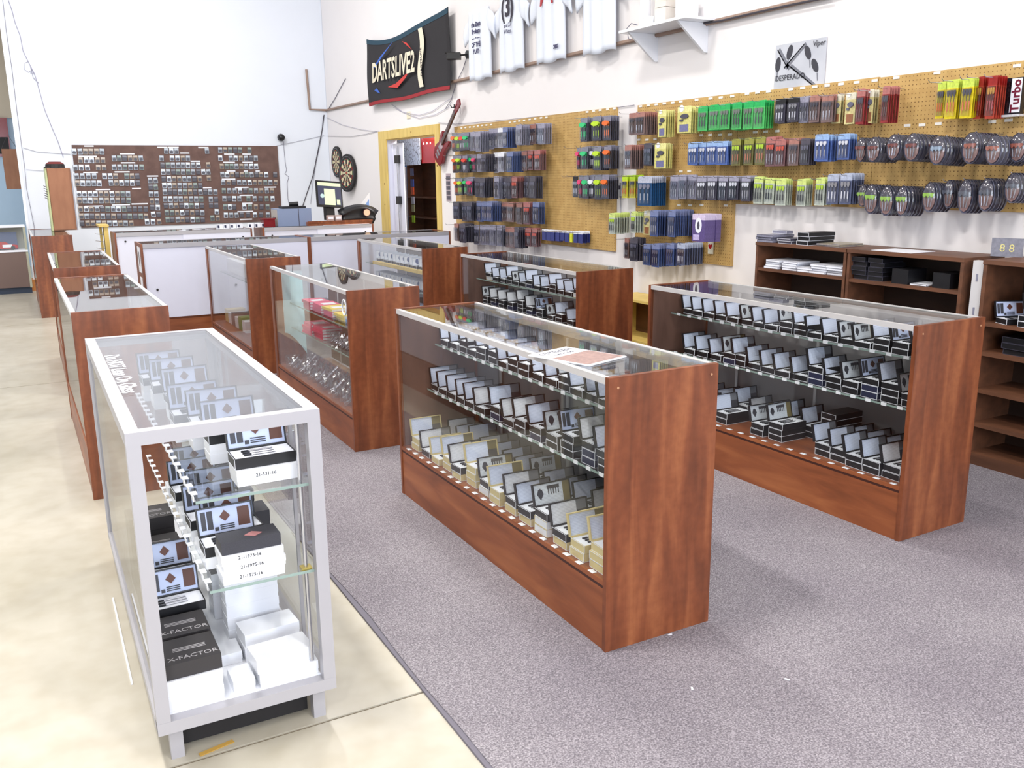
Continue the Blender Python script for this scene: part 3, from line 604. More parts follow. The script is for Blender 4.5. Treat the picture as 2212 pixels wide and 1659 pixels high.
for (u0, u1, v) in STRIPS:
    a = bxy(u0, v); b_ = bxy(u1, v)
    box('price_strip', WHITE, a[0], b_[0], YW-.026, YW-.0205, a[1]-.010, a[1]+.010).parent = bb

# ------------------------------------------------------------------ tan pegboards on the side wall
def pegmat():
    m = ramp_mat('tan_pegboard', [(.3, (184, 148, 88)), (.7, (201, 166, 104))], nscale=14, rough=.65)
    nt = m.node_tree; b = nt.nodes['Principled BSDF']; L = nt.links.new
    src = b.inputs['Base Color'].links[0].from_socket
    tc = nt.nodes.new('ShaderNodeTexCoord'); sp = nt.nodes.new('ShaderNodeSeparateXYZ'); L(tc.outputs['Object'], sp.inputs[0])
    def cell(s):
        a = nt.nodes.new('ShaderNodeMath'); a.operation = 'MULTIPLY'; a.inputs[1].default_value = 1/.0254; L(s, a.inputs[0])
        f = nt.nodes.new('ShaderNodeMath'); f.operation = 'FRACT'; L(a.outputs[0], f.inputs[0])
        d = nt.nodes.new('ShaderNodeMath'); d.operation = 'SUBTRACT'; d.inputs[1].default_value = .5; L(f.outputs[0], d.inputs[0])
        e = nt.nodes.new('ShaderNodeMath'); e.operation = 'MULTIPLY'; L(d.outputs[0], e.inputs[0]); L(d.outputs[0], e.inputs[1]); return e.outputs[0]
    s = nt.nodes.new('ShaderNodeMath'); s.operation = 'ADD'; L(cell(sp.outputs[1]), s.inputs[0]); L(cell(sp.outputs[2]), s.inputs[1])
    t = nt.nodes.new('ShaderNodeMath'); t.operation = 'LESS_THAN'; t.inputs[1].default_value = .018; L(s.outputs[0], t.inputs[0])
    mx = nt.nodes.new('ShaderNodeMix'); mx.data_type = 'RGBA'; L(t.outputs[0], mx.inputs[0]); L(src, mx.inputs[6]); mx.inputs[7].default_value = (*srgb((110, 76, 34)), 1); L(mx.outputs[2], b.inputs['Base Color'])
    return m
PEG = pegmat(); PX = XW-.018
def board(y0, y1, z0, z1, label, mat=PEG):
    o = ob('pegboard', MB().box(PX, XW-.001, y0, y1, z0, z1).mesh('pegboard', mat)); return tag(o, label, 'pegboard', 'tan pegboards on the wall')
PB1 = board(6.86, 8.05, .90, 2.178, 'tan pegboard beside the thermostat, mostly bare'); PB1b = board(8.053, 9.24, .90, 2.178, 'tan pegboard with dart packs, second from the doorway'); PB1c = board(9.243, 10.26, .90, 2.178, 'tan pegboard with neon and clear packs nearest the doorway')
PB2 = board(5.30, 6.55, .89, 2.17, 'tall tan pegboard of green, blue and purple packs beside the thermostat'); PB3 = board(4.05, 5.297, 1.365, 2.165, 'tan pegboard under the dart poster'); PB4 = board(2.8, 4.047, 1.365, 2.16, 'tan pegboard with yellow packs and lettered box above the bookcases')
def board_at(y): return PB4 if y < 4.05 else PB3 if y < 5.3 else PB2 if y < 6.7 else PB1 if y < 8.05 else PB1b if y < 9.24 else PB1c
TAGM = M('price_tag', (238, 236, 230), .5)
tg = MB().box(-.004, 0, -.022, .022, -.008, .008).mesh('price_tag', TAGM)
def tags(pb, pts, base=PX):
    for (px, py) in pts:
        p = onX(px, py, base-.002); ob('price_tag', tg, board_at(p.y), (base, p.y, p.z))
tags(PB1c, [(940+u/5.267, 230+v/5.267) for (u, v) in ((300, 245), (345, 240), (395, 235), (440, 232), (487, 222), (535, 216), (583, 212), (638, 207), (850, 182))])
tags(PB1b, [(940+u/5.267, 230+v/5.267) for (u, v) in ((905, 172), (957, 165), (1012, 158), (1075, 149), (1138, 138), (1205, 129), (1265, 124))])
tags(PB1, [(940+u/5.267, 230+v/5.267) for (u, v) in ((1730, 62), (1803, 52), (1877, 42), (1962, 32), (2040, 22))])
tags(PB2, [(1330+u/4.016, 150+v/4.016) for (u, v) in ((215, 320), (283, 312), (352, 304), (422, 296), (495, 288), (565, 279), (702, 264), (823, 252), (912, 243), (1012, 232), (200, 610), (272, 610), (342, 606), (742, 570), (820, 568), (905, 567), (990, 565), (565, 885), (638, 883), (550, 1178), (645, 1178), (745, 1175), (955, 1180))])
tags(PB3, [(1330+u/4.016, 150+v/4.016) for (u, v) in ((1140, 210), (1230, 200), (1325, 190), (1520, 172), (1622, 160), (1728, 150), (1835, 140), (1955, 127), (2090, 112), (1400, 535), (1210, 545), (1300, 540))])
tags(PB4, [(1780+u/5.12, 130+v/5.12) for (u, v) in ((35, 275), (188, 262), (560, 225), (800, 193), (1250, 140), (2135, 60), (920, 722), (1085, 715), (1265, 702), (2040, 664), (1860, 680))])

# ---- packages
def dart_mesh(fc, bc, name='dart'):
    mb = MB(); mb.prism([(-.007, 0), (-.009, -.012), (-.004, -.026), (.004, -.026), (.009, -.012), (.007, 0)], -.0015, .0015, 'y', 0)
    mb.cyl((0, 0, -.026), (0, 0, -.05), .0018, n=5, mi=2); mb.cyl((0, 0, -.05), (0, 0, -.088), .0034, n=6, mi=1); mb.cyl((0, 0, -.088), (0, 0, -.105), .0012, .0004, n=5, mi=1)
    return mb.mesh(name, [fc, bc, BLACK])
def pm(n, c, r=.35): return M('pkg_'+n, c, r, var=.38, scale=70)
NEONY, NEONO, NEONG, NEONP, NEONR = pm('neon_yellow', (190, 236, 40)), pm('neon_orange', (250, 110, 40)), pm('neon_green', (50, 200, 120)), pm('neon_pink', (240, 70, 120)), pm('neon_red', (240, 60, 40))
BRN, GRY, DRK = pm('brown', (128, 106, 104)), pm('grey', (132, 132, 150)), pm('dark', (72, 70, 84))
# style: (card, header, flight, barrel, thing label, category word, name)
ST = {
 'no': (DRK, GRY, NEONO, NEONO, 'card with neon orange flights'), 'ny': (DRK, GRY, NEONY, NEONY, 'card with neon yellow flights'), 'nr': (DRK, GRY, NEONR, WHITE, 'card with neon red flights'), 'ng': (DRK, GRY, NEONG, NEONG, 'card with neon green flights'), 'np': (DRK, GRY, NEONP, NEONP, 'card with neon pink flights'),
 'w': (DRK, GRY, WHITE, WHITE, 'card with white flights'),
 'c': (GRY, pm('lav', (158, 156, 176)), pm('smoke', (100, 100, 120)), SILVER, 'grey card with clear blister and silver darts'), 'd': (DRK, pm('dkhead', (84, 80, 92)), pm('smoke', (100, 100, 120)), pm('steel', (110, 112, 124), .3), 'dark card with black darts'),
 'b': (pm('bluecard', (74, 92, 142)), pm('bluehead', (120, 130, 170)), pm('smoke', (100, 100, 120)), SILVER, 'blue card with silver darts'), 'br': (BRN, pm('brhead', (170, 120, 110)), DRK, SILVER, 'brown card with silver darts'),
 'r': (pm('redbrown', (122, 88, 92)), pm('redhead', (176, 112, 108)), pm('redfl', (220, 84, 60)), SILVER, 'reddish card with silver darts'), 's': (pm('silvercard', (164, 164, 180)), WHITE, DRK, SILVER, 'silver card with dark flights'),
 'g': (pm('greencard', (84, 196, 104)), pm('greenhead', (40, 176, 92)), pm('greydart', (120, 128, 120)), DRK, 'bright green card with dark darts'), 'y': (pm('yellowcard', (208, 202, 122)), pm('yellowhead', (236, 226, 150)), DRK, pm('purplegrey', (110, 110, 150)), 'pale yellow card with small parts'),
 'bk': (DRK, BLACK, SILVER, WHITE, 'black hanging card with silver darts'), 'cr': (pm('creamcard', (206, 196, 140)), pm('creamhead', (230, 220, 200)), pm('smoke', (100, 100, 120)), pm('brownobj', (150, 100, 70)), 'cream card with small parts'),
 'rd': (pm('redspine', (150, 48, 52)), pm('redhead', (176, 112, 108)), DRK, BRN, 'dark red edged card'), 'yr': (pm('sunyellow', (240, 206, 30)), pm('lime', (200, 220, 90)), DRK, pm('orangeend', (232, 110, 40)), 'bright yellow card with dark shafts'), 'rr': (pm('brightred', (176, 62, 44)), pm('redhead2', (150, 30, 26)), pm('goldfl', (200, 150, 60)), RED, 'red tall card with gold print'),
 'o': (pm('olivecard', (120, 116, 70)), pm('olivehead', (150, 150, 70)), NEONY, pm('copper', (200, 120, 90)), 'olive card with yellow flights'), 'nw': (pm('whitecardg', (196, 204, 190)), pm('limehead', (206, 222, 130)), NEONY, BLACK, 'white card with neon yellow flights and black darts'), 'wf': (DRK, pm('lav', (158, 156, 176)), WHITE, SILVER, 'dark card with white flights'),
 'oy': (pm('yellowtop', (216, 210, 60)), NEONY, DRK, pm('orangeend', (232, 110, 40)), 'yellow and orange card with dark grips'), 'bc': (pm('deepblue', (26, 74, 120)), pm('clearhead', (180, 184, 200)), GRY, SILVER, 'clear case with deep blue edges'), 'bs': (pm('steelblue', (84, 110, 176)), pm('palebluehead', (150, 180, 226)), WHITE, SILVER, 'pale blue pack with silver darts'), 'cb': (pm('slate', (92, 100, 130)), pm('palehead', (176, 184, 206)), SILVER, WHITE, 'slate clear pack with white shafts'),
 'lb': (pm('royal', (52, 60, 124)), WHITE, DRK, GRY, 'small royal blue pouch'), 'ly': (pm('lemon', (226, 232, 60)), WHITE, DRK, GRY, 'small lemon yellow pouch'), 'pp': (pm('purplebox', (92, 76, 130)), pm('palepurple', (210, 196, 226)), WHITE, DRK, 'purple box with white oval print')}
DESC = {'no': 'neon-orange dart card', 'ny': 'neon-yellow dart card', 'nr': 'neon-red dart card', 'ng': 'neon-green dart card', 'np': 'neon-pink dart card', 'w': 'white-flight dart card', 'c': 'grey clear-fronted dart card', 'd': 'dark dart card', 'b': 'blue dart card', 'br': 'brown dart card', 'r': 'reddish dart card', 's': 'silver dart card', 'g': 'bright green dart card', 'y': 'pale yellow accessory card', 'bk': 'black dart card', 'cr': 'cream accessory card', 'rd': 'dark red card', 'yr': 'bright yellow flight card', 'rr': 'tall red card', 'o': 'olive dart card', 'nw': 'white neon-flight dart card', 'wf': 'white-flight grey card', 'oy': 'yellow-orange grip card', 'bc': 'deep blue edged case', 'bs': 'pale blue dart pack', 'cb': 'slate clear dart pack', 'lb': 'small royal blue pouch', 'ly': 'small lemon pouch', 'pp': 'purple box with oval print'}
NAMEK = {'neon': 'neon_dart_card', 'dark': 'dark_dart_card', 'grey': 'grey_dart_card', 'brown': 'brown_dart_card', 'blue': 'blue_dart_card', 'bright': 'coloured_card', 'purple': 'oval_window_box'}
PK = {}
HOOK = MB().cyl((0, 0, 0), (0, -.22, 0), .0022, n=5).cyl((0, -.22, 0), (0, -.235, .012), .0022, n=5).mesh('peg_hook', SILVER)
def pack(style, w, h, front, small=False):
    """hang point at the origin, card faces local -y"""
    key = (style, round(w, 2), round(h, 2), front)
    if key in PK: return PK[key]
    card, head, fl, ba, _ = ST[style]; w, h = round(w, 2), round(h, 2)
    T = 'packaged_darts' if not small else 'pouch'
    mb = MB(); th = .004 if not style == 'pp' else .03
    mb.box(-w/2, w/2, -th, 0, -h, -h*.22, 0)
    mb.prism([(-w/2, -h*.22), (w/2, -h*.22), (w/2, -.006), (w*.4, 0), (-w*.4, 0), (-w/2, -.006)], -th, 0, 'y', 1)
    if not front:
        if not small and style != 'pp': mb.box(-w*.42, w*.42, -.014, -th, -h*.92, -h*.26, 2)
        me = mb.mesh(T, [card, head, BLISTER]); PK[key] = me; return me
    me = mb.mesh(T, [card, head]); kids = []
    if style == 'pp':
        kids.append(('oval_print', MB().prism([(w*.26*math.cos(a*PI/8), -h*.42+h*.28*math.sin(a*PI/8)) for a in range(16)], -th-.001, -th, 'y').mesh('oval_print', WHITE), (0, 0, 0)))
        kids.append(('figure_print', MB().prism([(w*.10*math.cos(a*PI/4), -h*.42+h*.15*math.sin(a*PI/4)) for a in range(8)], -th-.002, -th-.001, 'y').mesh('figure_print', DRK), (0, 0, 0)))
        kids.append(('label_print', MB().box(-w*.4, w*.1, -th-.001, -th, -h*.95, -h*.75).mesh('label_print', pm('lilac', (190, 176, 220))), (0, 0, 0)))
    elif not small:
        if style in ('y', 'cr'):
            mb = MB(); mb.prism([(w*.3*math.cos(a*PI/4)+w*.05, -h*.38+h*.09*math.sin(a*PI/4)) for a in range(8)], -.012, -th, 'y', 0); mb.box(-w*.3, -w*.05, -.012, -th, -h*.56, -h*.48, 0); mb.box(-w*.32, w*.32, -.006, -th, -h*.95, -h*.68, 1)
            kids.append(('parts_print', mb.mesh('parts_print', [fl, ba]), (0, 0, 0)))
            kids.append(('round_seal', MB().cyl((0, -th-.002, -h*.08), (0, -th, -h*.08), w*.16, n=12).mesh('round_seal', WHITE), (-w*.2, 0, 0)))
        else:
            dm = dart_mesh(fl, ba)
            s = min(1.6, h*.64/.105)
            if style in ('no', 'ny', 'nr', 'ng', 'np', 'w'): kids.append(('flight_case', MB().prism([(w*.44*math.cos(a*PI/6), -h*.30+h*.10*math.sin(a*PI/6)) for a in range(12)], -.030, -.012, 'y').mesh('flight_case', fl), (0, 0, 0)))
            for k in range(3): kids.append(('dart', dm, ((k-1)*w*.27, -.010, -h*.27), (w*.27/.02, 1, s)))
            kids.append(('blister', MB().box(-w*.43, w*.43, -.02, -th, -h*.94, -h*.24).mesh('blister', BLISTER), (0, 0, 0)))
    PK[key] = (me, kids); return PK[key]
def hang(px, y0, y1, pw, n, style, where, idx, out=None, sp=.021, small=False, tilt=0, hook=True, pb=None, base=PX):
    out = out if out else min(.20, .05+n*sp)
    a = onX(px, y0, base-out); b_ = onX(px, y1, base-out); h = a.z-b_.z
    e0 = onX(px-pw/2, y0, base-out); e1 = onX(px+pw/2, y0, base-out); w_ = abs(e0.y-e1.y)
    desc = DESC[style]; nm = 'pouch' if small else next((v for k, v in NAMEK.items() if desc.startswith(k)), 'accessory_card' if 'accessory' in desc else 'dart_card')
    for q in range(n):
        xx = base-out+q*min(sp, (out-.02)/max(n-1, 1) if n > 1 else sp)
        res = pack(style, w_, h, q == 0, small)
        rz = -PI/2+tilt+random.uniform(-.06, .06)
        loc = (xx, a.y+random.uniform(-.004, .004), a.z-.002+random.uniform(-.003, .003))
        if q == 0:
            me, kids = res; o = ob(nm, me, None, loc, (0, 0, rz))
            for kd in kids:
                c = ob(kd[0], kd[1], o, kd[2])
                if len(kd) > 3: c.scale = kd[3]
            tag(o, f'front {desc} on {ORD[idx % 30]} hook, {where}', 'package', f'front packages, {where}')
        else:
            o = ob(nm, res, None, loc, (0, 0, rz))
            tag(o, f'{desc}, {ORD[q-1]} behind the front, {ORD[idx % 30]} hook, {where}', 'package', f'packages behind the front, {ORD[idx % 30]} hook, {where}')
    ob('peg_hook', HOOK, board_at(a.y), (base, a.y, a.z-.012), (0, 0, -PI/2))
def rowset(items, where, off, k, pb, **kw):
    for i, it in enumerate(items):
        (u, v0, v1, wd, n, st) = it
        hang(off[0]+u/k, off[1]+v0/k, off[1]+v1/k, wd/k, n, st, where, i, pb=pb, **kw)
O1, K1 = (940, 230), 5.267
rowset([(215, 300, 505, 54, 2, 'no'), (262, 300, 505, 54, 2, 'ny'), (308, 298, 500, 54, 2, 'nr'), (356, 292, 498, 56, 3, 'ng'), (425, 285, 505, 60, 2, 'c'), (490, 280, 508, 62, 6, 'c'), (640, 250, 480, 60, 1, 'c'), (692, 245, 475, 58, 1, 'c'), (745, 240, 470, 58, 2, 's'), (800, 232, 468, 64, 6, 'b'), (955, 205, 440, 68, 7, 'c'), (1112, 195, 428, 60, 2, 'br'), (1160, 192, 425, 60, 1, 'c'), (1210, 188, 425, 64, 5, 'c')], 'top doorway-side row', O1, K1, PB1c)
rowset([(228, 552, 752, 50, 1, 'no'), (272, 550, 750, 54, 2, 'ny'), (342, 548, 748, 56, 3, 'nr'), (408, 545, 745, 44, 1, 'ng'), (448, 542, 742, 50, 1, 'np'), (505, 540, 745, 56, 1, 'c'), (555, 538, 742, 56, 6, 'd'), (697, 520, 750, 60, 1, 's'), (752, 515, 748, 60, 4, 's'), (850, 508, 742, 70, 7, 'b'), (1018, 500, 730, 62, 3, 'br'), (1085, 495, 728, 62, 3, 'r'), (1165, 490, 722, 66, 4, 'r')], 'second doorway-side row', O1, K1, PB1c)
rowset([(250, 808, 1008, 40, 1, 'no'), (288, 808, 1006, 50, 2, 'ny'), (350, 806, 1004, 46, 1, 'ng'), (398, 800, 1010, 60, 3, 'np'), (485, 805, 1030, 54, 2, 'd'), (540, 805, 1030, 56, 6, 'd'), (700, 795, 1045, 60, 4, 'c'), (790, 795, 1040, 60, 2, 'd'), (840, 795, 1038, 60, 2, 'd'), (905, 795, 1040, 70, 5, 'r'), (1045, 790, 1035, 60, 2, 'd'), (1110, 790, 1040, 70, 5, 'd')], 'third doorway-side row', O1, K1, PB1c)
rowset([(240, 1082, 1280, 60, 4, 'd'), (335, 1080, 1300, 60, 2, 'd'), (392, 1080, 1300, 56, 4, 'd'), (500, 1078, 1305, 60, 2, 'b'), (560, 1078, 1305, 60, 2, 'b'), (620, 1078, 1305, 62, 7, 'b'), (790, 1085, 1310, 62, 2, 'br'), (858, 1085, 1312, 66, 3, 'br'), (960, 1088, 1335, 62, 2, 'br'), (1045, 1085, 1340, 70, 4, 'r'), (1150, 1085, 1330, 76, 4, 'b')], 'fourth doorway-side row', O1, K1, PB1b)
rowset([(240, 1330, 1525, 50, 2, 'br'), (308, 1330, 1545, 60, 7, 'd'), (470, 1345, 1570, 60, 1, 'c'), (540, 1345, 1570, 56, 1, 'c'), (597, 1345, 1575, 56, 1, 'c'), (660, 1345, 1580, 60, 2, 'c'), (735, 1350, 1585, 60, 3, 'c'), (820, 1370, 1600, 54, 1, 'br'), (875, 1370, 1605, 54, 2, 'br'), (930, 1370, 1610, 60, 6, 'd'), (1060, 1380, 1590, 60, 3, 'r'), (1135, 1380, 1590, 56, 3, 'r')], 'fifth doorway-side row', O1, K1, PB1b)
rowset([(1240, 1395, 1520, 44, 3, 'lb'), (1290, 1400, 1520, 44, 3, 'lb'), (1340, 1402, 1530, 44, 3, 'lb'), (1392, 1405, 1530, 44, 3, 'lb'), (1450, 1408, 1530, 44, 3, 'lb'), (1500, 1410, 1535, 44, 3, 'lb'), (1548, 1412, 1545, 24, 2, 'ly'), (1600, 1415, 1545, 44, 4, 'lb'), (1655, 1418, 1550, 50, 5, 'lb')], 'low pouch row', O1, K1, PB1, small=True, out=.10)
rowset([(1695, 125, 395, 84, 4, 'ng'), (1845, 110, 390, 90, 4, 'ny'), (1965, 100, 385, 84, 5, 'no')], 'top thermostat-side row', O1, K1, PB1)
rowset([(1638, 460, 705, 40, 1, 'np'), (1705, 455, 708, 84, 4, 'ng'), (1795, 455, 715, 40, 2, 'w'), (1852, 450, 720, 84, 5, 'ny'), (1968, 440, 705, 84, 5, 'no')], 'middle thermostat-side row', O1, K1, PB1)
rowset([(1602, 785, 1030, 56, 1, 'bk'), (1662, 782, 1040, 48, 1, 'np'), (1718, 780, 1042, 66, 3, 'ng'), (1788, 778, 1045, 60, 2, 'w'), (1860, 775, 1050, 76, 3, 'ny'), (1945, 775, 1048, 76, 6, 'no')], 'bottom thermostat-side row', O1, K1, PB1)
O2, K2 = (1330, 150), 4.016
rowset([(150, 375, 560, 56, 2, 'br'), (215, 366, 562, 78, 7, 'br'), (410, 350, 580, 66, 5, 'y'), (600, 318, 556, 120, 6, 'y')] + [(760+i*99, 318-i*11, 535-i*6, 86, 5, 'g') for i in range(6)], 'top tall-pegboard row', O2, K2, PB2)
rowset([(1432, 255, 462, 86, 4, 'bk'), (1545, 238, 452, 86, 4, 'bk'), (1640, 230, 460, 76, 3, 'c'), (1732, 224, 462, 92, 4, 'br'), (1850, 216, 456, 92, 4, 'br'), (1930, 212, 470, 70, 2, 'cr'), (2048, 200, 470, 86, 3, 'cr'), (2140, 165, 470, 70, 5, 'rd')], 'top row under the poster', O2, K2, PB3)
O3, K3 = (1780, 130), 5.12
rowset([(530, 320, 690, 80, 3, 'cr'), (700, 285, 680, 80, 5, 'rd'), (1312, 230, 640, 90, 3, 'yr'), (1435, 210, 645, 130, 4, 'yr'), (1610, 190, 635, 120, 5, 'yr'), (1735, 175, 630, 80, 3, 'rr'), (1880, 165, 640, 90, 5, 'rr')], 'top row above bookcases', O3, K3, PB4)
rowset([(110, 652, 862, 60, 7, 'br'), (285, 638, 832, 72, 4, 'd'), (392, 640, 858, 90, 4, 'y')], 'second tall-pegboard row', O2, K2, PB2)
rowset([(678, 632, 828, 84, 4, 'bs'), (748, 628, 828, 84, 3, 'bs'), (840, 622, 828, 86, 4, 'bs'), (932, 620, 826, 88, 4, 'bs'), (1055, 598, 828, 76, 3, 'o')], 'second tall-pegboard row, blue end', O2, K2, PB2)
rowset([(1160, 590, 828, 80, 4, 'o'), (1262, 585, 826, 80, 4, 'o'), (1350, 580, 830, 80, 4, 'r'), (1440, 600, 832, 84, 4, 'r'), (1552, 590, 828, 84, 4, 'br'), (1655, 600, 826, 80, 4, 'd'), (1800, 562, 802, 112, 5, 'bs'), (1985, 556, 782, 112, 4, 'bs')], 'second row under the poster', O2, K2, PB3)
rowset([(85, 918, 1112, 46, 3, 'oy'), (150, 916, 1112, 46, 3, 'oy'), (205, 914, 1112, 46, 2, 'oy'), (258, 925, 1180, 112, 8, 'bc'), (512, 916, 1130, 70, 3, 'c'), (585, 914, 1130, 66, 3, 'c'), (662, 912, 1130, 76, 2, 'c')] + [(752+i*92, 922, 1132, 78, 4, 'wf') for i in range(4)], 'third tall-pegboard row', O2, K2, PB2)
rowset([(1135, 920, 1140, 78, 4, 'wf'), (1245, 930, 1160, 80, 3, 'nw'), (1342, 940, 1172, 80, 4, 'nw'), (1440, 945, 1175, 80, 4, 'nw'), (1620, 945, 1178, 80, 4, 'nw'), (1785, 935, 1172, 84, 4, 'nw'), (1892, 905, 1160, 90, 4, 'cb'), (2008, 900, 1162, 100, 6, 'cb')], 'third row under the poster', O2, K2, PB3)
O4, K4 = (1280, 380), 5.267
rowset([(225, 420, 655, 66, 7, 'nw'), (468, 405, 650, 60, 6, 'nw'), (625, 395, 670, 70, 3, 'cr'), (705, 390, 690, 84, 8, 'b'), (905, 385, 690, 84, 10, 'b'), (1245, 425, 745, 150, 6, 'pp')], 'fourth tall-pegboard row', O4, K4, PB2, sp=.026)
rowset([(390, 700, 930, 46, 2, 'br'), (478, 700, 960, 90, 4, 'd'), (625, 770, 1020, 84, 4, 'b'), (722, 768, 1025, 84, 6, 'b'), (890, 765, 1020, 90, 5, 'b'), (1012, 765, 1015, 90, 8, 'cb')], 'fifth tall-pegboard row', O4, K4, PB2, sp=.026)
# oval packs
def oval_mesh(h, w_, front, fl):
    mb = MB(); n = 14
    def ring(s, y, z=0): return [(w_/2*s*math.cos(2*PI*a/n), y, -h/2+h/2*s*math.sin(2*PI*a/n)) for a in range(n)]
    L_ = [ring(1, 0), ring(1.0, -.006), ring(.86, -.02), ring(.5, -.03)]
    vs = sum(L_, []); fs = [tuple(range(n))[::-1]]
    for r_ in range(3): fs += [(r_*n+i, r_*n+(i+1) % n, (r_+1)*n+(i+1) % n, (r_+1)*n+i) for i in range(n)]
    fs.append(tuple(range(3*n, 4*n)))
    mb.add(vs, fs, 0); mb.m = [1] + [1]*n + [0]*(2*n+1); return mb
OV = {}
def oval(px, y0, y1, pw, n, fl, flm, where, idx, tall=True):
    out = .05+n*.03; a = onX(px, y0, PX-out); b_ = onX(px, y1, PX-out); h = round(a.z-b_.z, 2)
    w_ = round(abs(onX(px-pw/2, y0, PX-out).y-onX(px+pw/2, y0, PX-out).y), 2)
    if (h, w_, fl) not in OV:
        base = oval_mesh(h, w_, True, fl).mesh('oval_pack', [BLISTER, pm('ovaledge', (104, 108, 132))], True)
        fr = MB().box(-w_*.3, w_*.3, -.014, -.006, -h*.42, -h*.28, 0); fr2 = fr
        mb = MB()
        for k in range(3): mb.prism([(-.01+(k-1)*.022, -h*.36), (-.012+(k-1)*.022, -h*.44), ((k-1)*.022, -h*.52), (.012+(k-1)*.022, -h*.44), (.01+(k-1)*.022, -h*.36)], -.022, -.012, 'y', 0); mb.cyl(((k-1)*.022, -.015, -h*.52), ((k-1)*.015, -.015, -h*.82), .003, n=5, mi=1)
        OV[(h, w_, fl)] = (base, mb.mesh('dart_trio', [flm, SILVER]), MB().prism([(w_*.42*math.cos(t*PI/6+PI), -h*.5+h*.46*math.sin(t*PI/6+PI)*.96) for t in range(7)], -.008, -.005, 'y').mesh('lower_card', pm('ovalcard', (150, 120, 116))),
                           MB().prism([(w_*.40*math.cos(t*PI/6), -h*.44+h*.42*math.sin(t*PI/6)) for t in range(7)], -.008, -.005, 'y').mesh('upper_card', DRK))
    base, trio, lc, uc = OV[(h, w_, fl)]
    for q in range(n):
        o = ob('oval_pack', base, None, (PX-out+q*.03, a.y+random.uniform(-.004, .004), a.z-q*.001), (0, 0, -PI/2+random.uniform(-.08, .08)))
        if q == 0: ob('dart_trio', trio, o); ob('lower_card', lc, o); ob('upper_card', uc, o)
        elif q % 2 == 0: ob('upper_card', uc, o)
        tag(o, (f'front oval pack with {fl} flights' if q == 0 else f'clear oval pack, {ORD[q-1]} behind the front {fl} one') + f', {ORD[idx]} hook, {where}', 'package', f'oval packs, {ORD[idx]} hook, {where}')
    ob('peg_hook', HOOK, board_at(a.y), (PX, a.y, a.z-.01), (0, 0, -PI/2))
MAR = pm('maroon_fl', (122, 58, 52)); GRN = pm('leaf_green_fl', (150, 196, 70)); ICE = pm('ice_fl', (150, 170, 190)); SMK = pm('smoky_fl', (84, 88, 100)); RST = pm('rust_fl', (160, 92, 74))
for i, (u, v0, v1, w_, n, c, m) in enumerate(((430, 850, 1125, 120, 5, 'maroon', MAR), (570, 845, 1130, 160, 7, 'maroon', MAR), (788, 815, 1115, 165, 7, 'maroon', MAR), (1000, 805, 1115, 180, 7, 'maroon', MAR), (1155, 840, 1080, 130, 4, 'maroon', MAR), (1285, 835, 1160, 190, 8, 'ice', ICE), (1650, 790, 1160, 210, 7, 'rust', RST), (1900, 830, 1160, 180, 9, 'rust', RST), (2160, 800, 1120, 200, 6, 'rust', RST))):
    oval(O3[0]+u/K3, O3[1]+v0/K3, O3[1]+v1/K3, w_/K3, n, c, m, 'upper oval row', i)
for i, (u, v0, v1, w_, n, c, m) in enumerate(((440, 1370, 1620, 110, 4, 'green', GRN), (535, 1370, 1710, 150, 6, 'green', GRN), (715, 1385, 1725, 150, 6, 'green', GRN), (885, 1385, 1735, 150, 6, 'green', GRN), (1185, 1345, 1680, 150, 6, 'green', GRN), (1400, 1320, 1640, 130, 4, 'smoky', SMK), (1590, 1310, 1690, 170, 5, 'smoky', SMK), (1820, 1300, 1680, 190, 5, 'smoky', SMK), (2110, 1240, 1590, 190, 5, 'smoky', SMK))):
    oval(O3[0]+u/K3, O3[1]+v0/K3, O3[1]+v1/K3, w_/K3, n, c, m, 'lower oval row', i)
# lettered long box
p = onX(2185, 168, PX-.08); q_ = onX(2185, 247, PX-.08); hh = p.z-q_.z; ww = .125
tb = ob('packaged_darts', MB().box(-ww/2, ww/2, -.03, 0, -hh, 0).mesh('packaged_darts', pm('gloss_black', (30, 30, 38), .15)), None, (PX-.04, p.y, p.z), (0, 0, -PI/2))
tag(tb, 'black dart box with vertical white lettered band on the pegboard', 'package')
ob('lettered_band', MB().box(.0, ww/2-.004, -.0315, -.03, -hh+.01, -.004).mesh('lettered_band', WHITE), tb); ob('clear_window', MB().box(-ww/2+.006, -.004, -.033, -.03, -hh+.02, -.02).mesh('clear_window', BLISTER), tb)
ob('clear_foot', MB().box(-ww/2-.004, ww/2+.004, -.04, 0, -hh-.012, -hh).mesh('clear_foot', pm('pale_foot', (200, 200, 206))), tb)
tt = text('Turbo', .066, pm('maroon_ink', (110, 20, 50)), (ww/4, -.0325, -hh/2), '-Y', tb, ext=.0004, rot=PI/2, bold=.002)
# small things on walls
sm_ = onX(1338, 410, XW-.01); th = ob('thermostat', MB().box(-.035, .035, -.02, 0, -.06, .06).mesh('thermostat', WHITEG), None, (XW-.001, 6.80, 1.46), (0, 0, -PI/2)); tag(th, 'small white thermostat between the two tan pegboards', 'thermostat')
ob('display', MB().box(-.018, .018, -.022, -.02, .0, .035).mesh('display', DRK), th); tube('wire', [(0, -.004, -.06), (.01, -.004, -.2), (.03, -.004, -.32)], .002, GRY, th)
ph = ob('photo_sheet', MB().box(-.07, .07, -.004, 0, -.17, .17).mesh('photo_sheet', pm('photo_bg', (176, 160, 168))), None, (XW-.001, 10.5, 1.46), (0, 0, -PI/2)); tag(ph, 'sheet of small photos on white wall beside the doorway', 'photo')
for i in range(5):
    for j in range(3): ob('photo', MB().box(-.06+j*.04, -.03+j*.04, -.006, -.004, -.15+i*.06, -.105+i*.06).mesh('photo', DRK), ph)
